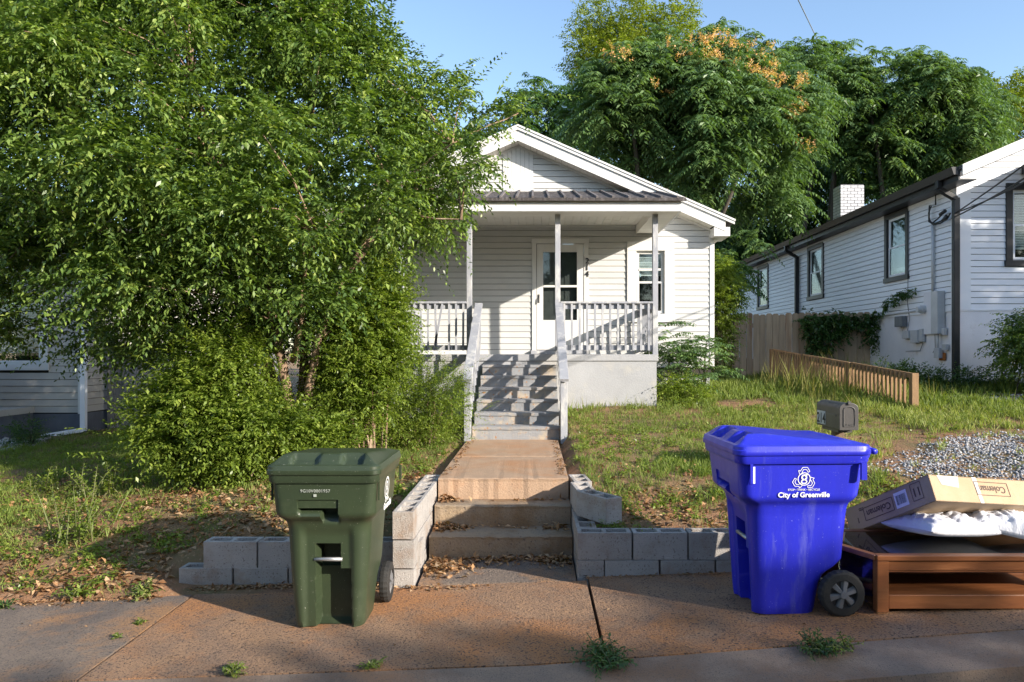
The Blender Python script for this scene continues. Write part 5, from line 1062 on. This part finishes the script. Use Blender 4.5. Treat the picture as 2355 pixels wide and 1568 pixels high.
# unseen tree row added across the street for kerb shade; one right-hand yard tree
def round_tree(name, label, x, y, h, r, zc, nc, mt, seed, ll=.16):
    g2 = np.random.default_rng(seed); base = Vector((x, y, gz(x, y))); t = empty(name, base, 0, label, 'tree')
    u = unit(g2, nc)*np.cbrt(g2.random(nc))[:, None]; c_ = np.array([x, y, zc])+u*np.array([r, r, h-zc]); ns = 26; idx = np.repeat(np.arange(nc), ns); v = unit(g2, len(idx)); p = c_[idx]+v*.35*g2.uniform(.3, 1, len(idx))[:, None]
    leafmesh('crown', [spray(p, v+np.array([0, 0, .2]), .5*g2.uniform(.6, 1.3, len(idx)), 9, ll, .5, g2, .3)], mt, t, base)['kind'] = 'stuff'
    limbs(t, [([base-Vector((0, 0, .1)), Vector((x, y, zc*.5)), Vector((x+.3, y, zc))], .16, .06)]+[([Vector((x, y, zc*.45)), Vector(c_[j])*.5+Vector((x, y, zc*.6))*.5, Vector(c_[j])], .07, .02) for j in range(5)], 'bark2')
    return t
for i, (x, h) in enumerate(((-9, 7.2), (-3.5, 6.4), (2.5, 7.4), (8, 7.0), (12.5, 7.5), (16.5, 7.55), (20.5, 7.6), (24.5, 7.5), (29, 7.7))):
    round_tree('added_shade_tree', '%s unseen tree of a row added across the street to shade the kerb' % ('first second third fourth fifth sixth seventh eighth last'.split()[i]), x, -8.0+(.3 if i % 2 else -.3), h-.24, 2.7, h*.46, 240, 'lf_dark', 40+i, .2)
round_tree('yard_tree', 'round shade tree in the yard to the right, outside the picture', 17.4, 6.6, 8.3, 2.8, 5.4, 150, 'lf_dark', 61, .17)

# ------------------------------------------------------------------ grass, litter, gravel, weeds
g = np.random.default_rng(77)
def vnoise(x, y, f, seed=0):
    o = 0; r = np.random.default_rng(seed)
    for k in range(5):
        a = r.uniform(0, 2*PI, 3); w_ = f*1.7**k; o = o+np.sin(x*w_*math.cos(a[0])+y*w_*math.sin(a[0])+a[1])*np.sin(x*w_*math.cos(a[0]+1.9)+y*w_*math.sin(a[0]+1.9)+a[2])/1.35**k
    return o/2.2
def yard_mask(x, y):
    ok = ~((x > -.90) & (x < .40) & (y < 9.3))&~((x > -.93) & (x < .45) & (y < 11))&~((x > -2.15) & (x < 1.86) & (y > 10.95))&~((x > -3.6) & (x < 3.12) & (y > 12.8))&~((x > 7.08) & (y > 12.35))&~((x < -7.55) & (y > 12.35))
    ok &= ~((x > -1.02) & (x < .5) & (y < 6.75)); ok &= ~((x > .4) & (x < 3.9) & (y < 5.47)); ok &= ~((x > -2.66) & (x < -.9) & (y < 5.55)); ok &= ~((x < -1) & (y < 5.19)); ok &= ~((x > 3.9) & (y < 5.4)); ok &= ~((x > -10.2) & (x < -8.3) & (y > 11.5))
    return ok
GR1 = [(2.95, 6.75), (3.5, 7.3), (4.6, 8.3), (9.5, 9.0), (12, 8), (12, 5.4), (4.0, 5.5), (3.4, 5.9)]
GR2 = [(5.9, 10.5), (7.4, 10.4), (8.3, 11.3), (6.2, 11.5)]
def scatter(n, x0, x1, y0, y1, dens):
    x = g.uniform(x0, x1, n); y = y0+(y1-y0)*g.random(n)**1.35; k = yard_mask(x, y) & (g.random(n) < dens(x, y)); return x[k], y[k]
def blades(x, y, nb, hgt, wd, spread, lean=.35):
    idx = np.repeat(np.arange(len(x)), nb); n = len(idx); p = np.stack([x[idx]+g.normal(0, spread, n), y[idx]+g.normal(0, spread, n), np.zeros(n)], 1); p[:, 2] = ground(p[:, 0], p[:, 1])-.004
    d = np.stack([g.normal(0, lean, n), g.normal(0, lean, n), np.ones(n)], 1); h = hgt[idx]*g.uniform(.5, 1.2, n)
    return leaves(p, d, g.normal(0, 1, (n, 3))+1e-3, h, wd, g, fold=.04), idx
ding = lambda x, y, P_: poly_in(x, y, P_)
def dens_r(x, y):
    d = .75+.75*vnoise(x, y, 1.3, 3); d = np.where(y < 6.15, .12+.45*(vnoise(x, y, 2.2, 4) > .25), d); d = np.where((y < 6.9) & (x > 1.2) & (vnoise(x, y, 1.6, 8) > .05), .15, d)
    d = np.where(ding(x, y, GR1), .03, d); d = np.where(ding(x, y, GR2), .08, d); d = np.where((vnoise(x, y, 1.9, 12) > .42), .12, d); return d
x, y = scatter(30000, .42, 12, 5.48, 15.2, dens_r)
h = .055+.05*np.clip(vnoise(x, y, .9, 6)+.5, 0, 1.2)+.10*np.clip((y-9.8)/2.5, 0, 1)+.05*(x > 4.5)
v, idx = blades(x, y, 10, h, .085, .028, .45); rn = np.clip(.45+.35*vnoise(x, y, .8, 9)+.25*((x > 3.2) & (y < 10)), 0, 1)[idx]
def dens_l(x, y):
    far = (x < -4.2) | (y > 7.4); d = np.where(far, .7+.5*vnoise(x, y, 1.2, 15), .13+.55*(vnoise(x, y, 1.7, 16) > .25)); d = np.where(y < 5.9, d*.45, d); return d
x2, y2 = scatter(24000, -11, -.98, 5.2, 12.6, dens_l); h2_ = .05+.05*np.clip(vnoise(x2, y2, .9, 26)+.5, 0, 1.2); v2, idx2 = blades(x2, y2, 9, h2_, .09, .03, .5); rn2 = np.clip(.42+.35*vnoise(x2, y2, .8, 19), 0, 1)[idx2]
tag(leafmesh('lawn_grass', [(v, rn), (v2, rn2)], 'grass', None, (0, 7, .5), .45), 'short weedy green and straw coloured lawn grass over red clay', 'grass', kind='stuff')
# low broad-leaved weeds
x, y = scatter(4600, -10, 11, 5.3, 14, lambda x, y: np.where(x > 0, .75*(vnoise(x, y, 1.1, 31) > .0)+.1, .7*(vnoise(x, y, 1.3, 33) > -.05)+.10)); x, y = x[~ding(x, y, GR1)], y[~ding(x, y, GR1)]
n = len(x); idx = np.repeat(np.arange(n), 9); p = np.stack([x[idx], y[idx], ground(x, y)[idx]+.005], 1); d = np.stack([g.normal(0, 1, len(idx)), g.normal(0, 1, len(idx)), g.uniform(.3, 1.5, len(idx))], 1)
tag(leafmesh('ground_weeds', [spray(p, d, g.uniform(.05, .15, len(idx)), 5, .036, .5, g, .2)], 'lf_bush', None, (0, 7, .5), .6), 'low leafy weeds scattered through the lawn', 'weeds', kind='stuff')
# tall seeding grass
def tall(cx_, cy_, n, r_, hh, m='drygrass', w_=.018):
    x = cx_+g.normal(0, r_, n); y = cy_+g.normal(0, r_*1.6, n); return blades(x, y, 7, np.full(n, hh)*g.uniform(.6, 1.2, n), w_, .05, .28)
parts = []
for a in ((4.55, 11.6, 34, .30, .55), (4.35, 12.6, 30, .3, .55), (5.3, 12.6, 26, .35, .6), (5.35, 10.8, 24, .25, .35), (6.4, 13.4, 30, .5, .4), (7.6, 11.8, 22, .5, .3), (4.3, 10.4, 30, .35, .30), (3.6, 9.6, 26, .5, .2), (1.2, 5.95, 30, .5, .17), (2.2, 6.2, 26, .35, .2), (.8, 10.8, 40, .35, .2), (1.5, 10.7, 40, .4, .22)):
    v, idx = tall(*a); parts.append((v, np.full(len(v), .5)))
tag(leafmesh('tall_grass', parts, 'drygrass', None, (4, 11, .9), .9), 'tall seeding grass grown up around the low picket fence', 'grass', kind='stuff')
# dead leaves
def litter(x, y, z, s, tilt=.35):
    n = len(x); d = np.stack([g.normal(0, 1, n), g.normal(0, 1, n), g.normal(0, tilt, n)], 1); up = np.stack([g.normal(0, tilt, n), g.normal(0, tilt, n), np.ones(n)], 1); return leaves(np.stack([x, y, z], 1), d, up, s*g.uniform(.5, 1.3, n), .5, g, fold=.16), g.random(n)
parts = []
x, y = scatter(18000, -9, -.98, 5.15, 8.6, lambda x, y: np.where(y < 7.2, .35+.55*(vnoise(x, y, 1.6, 41) > -.1), .25)*np.where(x < -5.5, .5, 1)); parts.append(litter(x, y, ground(x, y)+g.uniform(.004, .03, len(x)), .055))
x, y = scatter(9000, .42, 7, 5.42, 7.4, lambda x, y: np.where(y < 6.3, .7, .18)*np.where(x > 3.2, .4, 1)); parts.append(litter(x, y, ground(x, y)+g.uniform(.004, .03, len(x)), .05))
x, y = scatter(1500, .42, 8, 7.4, 11.5, lambda x, y: .3+0*x); parts.append(litter(x, y, ground(x, y)+.02, .045))
def heap(cx_, cy_, rx, ry, z0_, hgt, n, s=.05):
    x = cx_+g.normal(0, rx, n); y = cy_+g.normal(0, ry, n); e = np.exp(-((x-cx_)/rx/1.4)**2-((y-cy_)/ry/1.4)**2); return litter(x, y, z0_+.004+hgt*e*g.random(n), s)
def clipx(part, x0, x1, y0, y1):
    v, r_ = part; k = (v[..., 0].min(1) > x0) & (v[..., 0].max(1) < x1) & (v[..., 1].min(1) > y0) & (v[..., 1].max(1) < y1); return v[k], r_[k]
parts += [clipx(heap(-.70, 5.55, .12, .10, .0, .05, 500), -.82, .3, 5.2, 5.78), clipx(heap(-.2, 5.70, .45, .05, .015, .025, 500, .045), -.82, .3, 5.2, 5.78), clipx(heap(.2, 5.66, .10, .07, .02, .04, 260, .045), -.82, .3, 5.2, 5.78),
          clipx(heap(-.74, 6.02, .08, .06, .186, .04, 240), -.82, .3, 5.8, 6.115), clipx(heap(-.4, 6.07, .3, .03, .186, .008, 60), -.82, .3, 5.8, 6.115), clipx(heap(.2, 6.04, .1, .04, .186, .02, 70, .06), -.82, .3, 5.8, 6.115),
          clipx(heap(-.75, 6.32, .07, .05, .355, .04, 160), -.82, .3, 6.13, 6.38), clipx(heap(.1, 6.35, .15, .02, .355, .01, 40), -.82, .3, 6.13, 6.38), heap(-.6, 5.14, .2, .03, -.02, .006, 90, .04)]
x = g.uniform(-2.75, -1.1, 900); y = 5.33-np.abs(g.normal(0, .035, 900)); parts.append(litter(x, y, sw(x)+.004+g.uniform(0, .012, 900), .035))
x = g.uniform(-7, -2.6, 1100); y = 5.17-np.abs(g.normal(0, .05, 1100)); parts.append(litter(x, y, sw(x)+.006+g.uniform(0, .012, 1100), .035))
x = g.uniform(.35, 3.6, 300); y = 5.265-np.abs(g.normal(0, .02, 300)); parts.append(litter(x, y, sw(x)+.006+g.uniform(0, .006, 300), .028))
x = g.uniform(-4, 4, 170); y = g.uniform(3.9, 5.2, 170); parts.append(litter(x, y, sw(x)+.004, .022, .15))
x = g.uniform(-.75, .25, 40); y = g.uniform(9.25, 10.8, 40); kk = np.floor((y-9.19)/.2967); parts.append(litter(x, y, .557+.149*(kk+1), .035, .2))
x = np.concatenate([-.80+np.abs(g.normal(0, .03, 120)), .28-np.abs(g.normal(0, .03, 120))]); y = g.uniform(6.5, 9.1, 240); parts.append(litter(x, y, np.full(240, .542), .035, .2))
tag(leafmesh('leaf_litter', parts, 'litter', None, (0, 6, .2), .8), 'dry brown leaves lying on the soil, in the step corners and along the walls', 'dead leaves', kind='stuff')
# stones
PH = (1+5**.5)/2; ICO = np.array([(-1, PH, 0), (1, PH, 0), (-1, -PH, 0), (1, -PH, 0), (0, -1, PH), (0, 1, PH), (0, -1, -PH), (0, 1, -PH), (PH, 0, -1), (PH, 0, 1), (-PH, 0, -1), (-PH, 0, 1)])/1.9
ICF = np.array([(0, 11, 5), (0, 5, 1), (0, 1, 7), (0, 7, 10), (0, 10, 11), (1, 5, 9), (5, 11, 4), (11, 10, 2), (10, 7, 6), (7, 1, 8), (3, 9, 4), (3, 4, 2), (3, 2, 6), (3, 6, 8), (3, 8, 9), (4, 9, 5), (2, 4, 11), (6, 2, 10), (8, 6, 7), (9, 8, 1)])
def stones(name, x, y, s, m, loc):
    n = len(x); q = ICO[None]*(s[:, None, None])*g.uniform(.6, 1.25, (n, 1, 3))*g.uniform(.82, 1.15, (n, 12, 1)); a = g.uniform(0, 2*PI, n); ca, sa = np.cos(a)[:, None], np.sin(a)[:, None]
    qx = q[..., 0]*ca-q[..., 1]*sa; qy = q[..., 0]*sa+q[..., 1]*ca; V = np.stack([qx+x[:, None]-loc[0], qy+y[:, None]-loc[1], q[..., 2]*.75+(ground(x, y)+s*.3)[:, None]-loc[2]], -1).reshape(-1, 3)
    Fc = (ICF[None]+(np.arange(n)*12)[:, None, None]).reshape(-1); me = bpy.data.meshes.new(name); me.vertices.add(len(V)); me.vertices.foreach_set('co', V.astype(np.float32).ravel()); nf = n*20
    me.loops.add(nf*3); me.loops.foreach_set('vertex_index', Fc.astype(np.int32)); me.polygons.add(nf); me.polygons.foreach_set('loop_start', np.arange(0, nf*3, 3, dtype=np.int32)); me.polygons.foreach_set('loop_total', np.full(nf, 3, np.int32)); me.update(calc_edges=True)
    at = me.attributes.new('rnd', 'FLOAT', 'POINT'); at.data.foreach_set('value', np.repeat(g.random(n), 12).astype(np.float32)); me.materials.append(M[m]); o = link(name, me, None, loc); return o
def in_poly(n, P_):
    P_ = np.array(P_); x = g.uniform(P_[:, 0].min(), P_[:, 0].max(), n); y = g.uniform(P_[:, 1].min(), P_[:, 1].max(), n); e = poly_dist(x, y, P_); k = poly_in(x, y, P_) & (g.random(n) < .08+e*2.6); return x[k], y[k]
xa, ya = in_poly(42000, GR1); k = xa < 6.8; xa, ya = xa[k], ya[k]; xb, yb = in_poly(1600, GR2); x, y = np.concatenate([xa, xb]), np.concatenate([ya, yb])
tag(stones('driveway_gravel', x, y, g.uniform(.007, .018, len(x)), 'gravelm', (4.5, 7, .6)), 'grey and white crushed stone driveway at the right edge', 'gravel', kind='stuff')
x = g.uniform(-9.9, -7.6, 420); y = 11.3+g.normal(0, .22, 420)+.1*(x+8.5); tag(stones('pale_stones', x, y, g.uniform(.03, .07, 420), 'rock', (-8.6, 11.3, .2)), 'pale rounded stones edging the bed before the taupe house', 'stones', kind='stuff')
x = g.uniform(-8, 7, 900); y = 5.4+np.abs(g.normal(0, 1.2, 900)); k = yard_mask(x, y); x, y = x[k], y[k]; tag(stones('soil_clods', x, y, g.uniform(.006, .022, len(x)), 'clod', (0, 5.6, .1)), 'small red clay clods on the bare soil', 'soil', kind='stuff')
# single plants
def plant(name, label, cat, x, y, n, L, nl, ll, wr, m, up=1.2, droop=.25, side=.8, pinn=False, z=None, group=None, r=.03, jit=.25, fwd=.6):
    base = Vector((x, y, gz(x, y) if z is None else z)); t = empty(name, base, 0, label, cat, group); p = np.tile(np.array(base), (n, 1))+np.stack([g.normal(0, r, n), g.normal(0, r, n), np.zeros(n)], 1)
    d = np.stack([g.normal(0, .6, n), g.normal(0, .6, n), np.full(n, up)*g.uniform(.5, 1.2, n)], 1); Ls = L*g.uniform(.5, 1.1, n)
    leafmesh('leaves', [spray(p, d, Ls, nl, ll, wr, g, droop, side, fwd, .2, jit, .1, pinn)], m, t, base, .5)['kind'] = 'stuff'
    mb = MB(base); dn = nrm(d)
    for i in range(min(n, 40)):
        pts = [Vector(p[i]+dn[i]*tt*Ls[i]-np.array([0, 0, droop*Ls[i]*tt*tt])) for tt in (0, .4, .75, 1)]; mb.tube(pts, [.004+.006*L, .003+.004*L, .003, .001], 4)
    mb.build('stems', 'newwood' if m == 'drygrass' else 'vinestem', t)['kind'] = 'stuff'; return t
M['vinestem'] = mat('green_stem', (.10, .14, .04), (.14, .12, .06), 8, .7)
def PX(dx, dy, z):
    k = (dy-VY)/(H-z); return (dx-VX)/k, F/k
for (dx, dy, n, L, lb_) in ((1390, 1520, 70, .17, 'bushy green weed growing from the pavement joint nearest the camera'), (1880, 1495, 46, .15, 'low grey green weed flat on the kerb in front of the blue cart'), (1935, 1490, 22, .12, 'small weed just right of the larger kerb weed, before the blue cart'), (535, 1545, 24, .09, 'flat green weed on the pavement below the green cart, left of it'), (320, 1432, 12, .04, 'tiny weed in the left pavement joint nearest the soil'), (272, 1465, 8, .035, 'tiny sprout in the left pavement joint, lower down'), (850, 1532, 16, .07, 'dry greyish weed at the kerb joint below the green cart')):
    x, y = PX(dx, dy, 0); z = float(sw(x)); x, y = PX(dx, dy, z); plant('pavement_weed', lb_, 'weed', x, y, n, L, 8, .018+.1*L, .38, 'vine' if n > 30 else 'lf_bush', up=.55, z=z, group='weeds on the pavement', r=.2*L)
for (dx, dy, z, n, L, m_, lb_) in ((175, 1235, .12, 26, .62, 'lf_bush', 'slender leafy sapling in the left yard, tall and thin, beyond the bare soil'), (235, 1150, .18, 22, .5, 'lf_bush', 'pale green sapling just behind the taller one in the left yard'), (105, 1140, .12, 16, .42, 'lf_bush', 'small sapling nearest the left edge of the yard'), (330, 1335, .02, 16, .16, 'grass', 'tuft of broad grass by the left end of the low block wall'), (180, 1350, -.03, 18, .15, 'lf_bush', 'low dry weed by the left pavement edge'), (20, 1385, -.1, 20, .14, 'vine', 'dark low weed at the very left edge of the pavement')):
    x, y = PX(dx, dy, z); plant('sapling' if L > .3 else 'yard_weed', lb_, 'sapling' if L > .3 else 'weed', x, y, n, L, 18 if L > .3 else 7, .05, .4, m_, up=1.6 if L > .3 else .8, r=.09 if L > .3 else .03)
for (x, y, n, L, lb_) in ((2.15, 11.9, 15, .62, 'ailanthus sapling with feathery leaves against the porch right corner'), (2.35, 11.5, 12, .5, 'smaller feathery sapling just in front of the one at the porch corner'), (2.8, 12.2, 9, .45, 'feathery sapling beside the cottage right corner board')):
    t = empty('feathery_sapling', (x, y, gz(x, y)), 0, lb_, 'sapling', 'feathery saplings by the porch'); tips = np.array([(x+g.normal(0, .22), y+g.normal(0, .12), gz(x, y)+g.uniform(.15, 1.15)*(1 if L > .55 else .8)) for _ in range(n)]); idx = np.repeat(np.arange(n), 6); az_ = g.uniform(0, 2*PI, len(idx)); d = np.stack([np.cos(az_), np.sin(az_), g.uniform(.1, .7, len(idx))], 1)
    leafmesh('leaves', [spray(tips[idx], d, L*g.uniform(.6, 1, len(idx)), 21, .105, .30, g, .4, 1, .35, .3, .08, .1, True)], 'lf_ail', t, t.location, .6)['kind'] = 'stuff'
    mb = MB(t.location)
    for q in tips[:6]: mb.tube([Vector((x, y, gz(x, y)-.03)), Vector((x+(q[0]-x)*.4, y, gz(x, y)+(q[2]-gz(x, y))*.5)), Vector(q)], [.014, .01, .005], 5)
    mb.build('stems', 'vinestem', t)['kind'] = 'stuff'
for nm, lb_, poly, Y, hd, nc, mt, ll, kind in (('side_shrub', 'light green leafy shrub between the cottage and the tall grey fence', [(1640, 620), (1665, 590), (1690, 650), (1695, 710), (1668, 760), (1665, 850), (1645, 860)], 14.6, .3, 60, 'lf_bush', .07, 'std'),
      ('fern_leaved_tree', 'small fern leaved tree rising behind the cottage right eave', [(1640, 560), (1680, 535), (1740, 570), (1735, 640), (1650, 640)], 16.5, .5, 70, 'lf_ail', .14, 'ail'),
      ('edge_shrub', 'dark leafy shrub at the right picture edge before the white foundation', [(2295, 790), (2340, 730), (2440, 720), (2460, 880), (2360, 880), (2310, 850)], 11.3, .4, 60, 'lf_main', .065, 'std'),
      ('foundation_weeds', 'leafy weeds along the foot of the porch foundation and cottage corner', [(1520, 880), (1600, 890), (1640, 930), (1600, 960), (1530, 950)], 11.2, .25, 34, 'lf_bush', .05, 'std'),
      ('dark_weeds', 'dark weeds at the foot of the right house downspout', [(2020, 850), (2120, 865), (2200, 870), (2350, 880), (2350, 905), (2120, 895), (2030, 885)], 11.9, .3, 60, 'vine', .06, 'std'),
      ('window_shrub', 'small dark bush below the taupe house foundation', [(30, 990), (75, 985), (100, 1015), (40, 1025)], 11.3, .2, 14, 'vine', .05, 'std')):
    base = W(poly[0][0]+20, 850, Y); base.z = gz(base.x, base.y); t = empty(nm, base, 0, lb_, 'shrub')
    if kind == 'ail': a_, c_ = rosettes(poly, Y, hd, nc, 7, .6, 19, ll, .3, g)
    else: a_, c_, _ = crown_poly(poly, Y, hd, nc, 36, 10, ll, .45, .3, g, rmax=.3, sep=8, edge=20)
    leafmesh('foliage', [a_], mt, t, base, .5)['kind'] = 'stuff'; mb = MB(base)
    for j in range(8):
        e = Vector(c_[g.integers(len(c_))]); b_ = Vector((base.x*.3+e.x*.7, e.y+.05, gz(e.x, e.y)-.03)); mb.tube([b_, b_.lerp(e, .6)+Vector((.04, 0, 0)), e], [.014, .01, .004], 5)
    mb.build('stems', 'bark2', t)['kind'] = 'stuff'
# vine over the fence and up the wall
base = Vector((6.2, 15.36, 1.0)); t = empty('climbing_vine', base, 0, 'dark green vine hanging over the tall fence and climbing the white wall', 'vine')
sp = sample_poly([(1835, 722), (2000, 722), (2010, 800), (1985, 755), (1950, 750), (1915, 775), (1885, 820), (1865, 820), (1850, 770)], 130, g); q = np.stack([(sp[:, 0]-VX)*15.33/F, np.full(len(sp), 15.33)-g.uniform(0, .12, len(sp)), H-(sp[:, 1]-VY)*15.33/F], 1)
idx = np.repeat(np.arange(len(q)), 3); d = np.stack([g.normal(0, 1, len(idx)), -np.abs(g.normal(0, .6, len(idx))), g.normal(-.3, .5, len(idx))], 1); pa = spray(q[idx], d, g.uniform(.12, .28, len(idx)), 9, .085, .6, g, .3)
wpts = np.array([(2010, 745), (2020, 722), (2040, 705), (2058, 690), (2072, 680), (2092, 674), (2110, 664)], float); wq = []
for i in range(70):
    s_ = g.random()**1.3*(len(wpts)-1.001); j = int(s_); pxy = wpts[j]*(1-s_+j)+wpts[j+1]*(s_-j)+g.normal(0, 3, 2); k_ = (pxy[0]-VX)/7.04; wq.append((7.04-g.uniform(0, .06), F/k_, H-(pxy[1]-VY)/k_))
wq = np.array(wq); idx = np.repeat(np.arange(len(wq)), 2); d = np.stack([-np.abs(g.normal(0, .5, len(idx))), g.normal(0, 1, len(idx)), g.normal(0, .6, len(idx))], 1); pb = spray(wq[idx], d, g.uniform(.06, .12, len(idx)), 5, .07, .65, g, .2)
leafmesh('leaves', [pa, pb], 'vine', t, base, .5)['kind'] = 'stuff'
# odds and ends
x, y = PX(835, 1010, .42); sb = MB((x, y, gz(x, y))); sb.hexa([(x-.17, y-.1, gz(x, y)+.03), (x+.16, y-.12, gz(x, y)+.03), (x+.18, y+.12, gz(x, y)+.05), (x-.15, y+.13, gz(x, y)+.05), (x-.17, y-.1, gz(x, y)+.10), (x+.16, y-.12, gz(x, y)+.11), (x+.17, y+.12, gz(x, y)+.14), (x-.15, y+.13, gz(x, y)+.13)]); tag(sb.build('stone_slab', 'block', None, bevel=.012, loc=(x, y, gz(x, y))), 'rough grey stone slab lying under the pale shrub behind the green cart', 'stone')
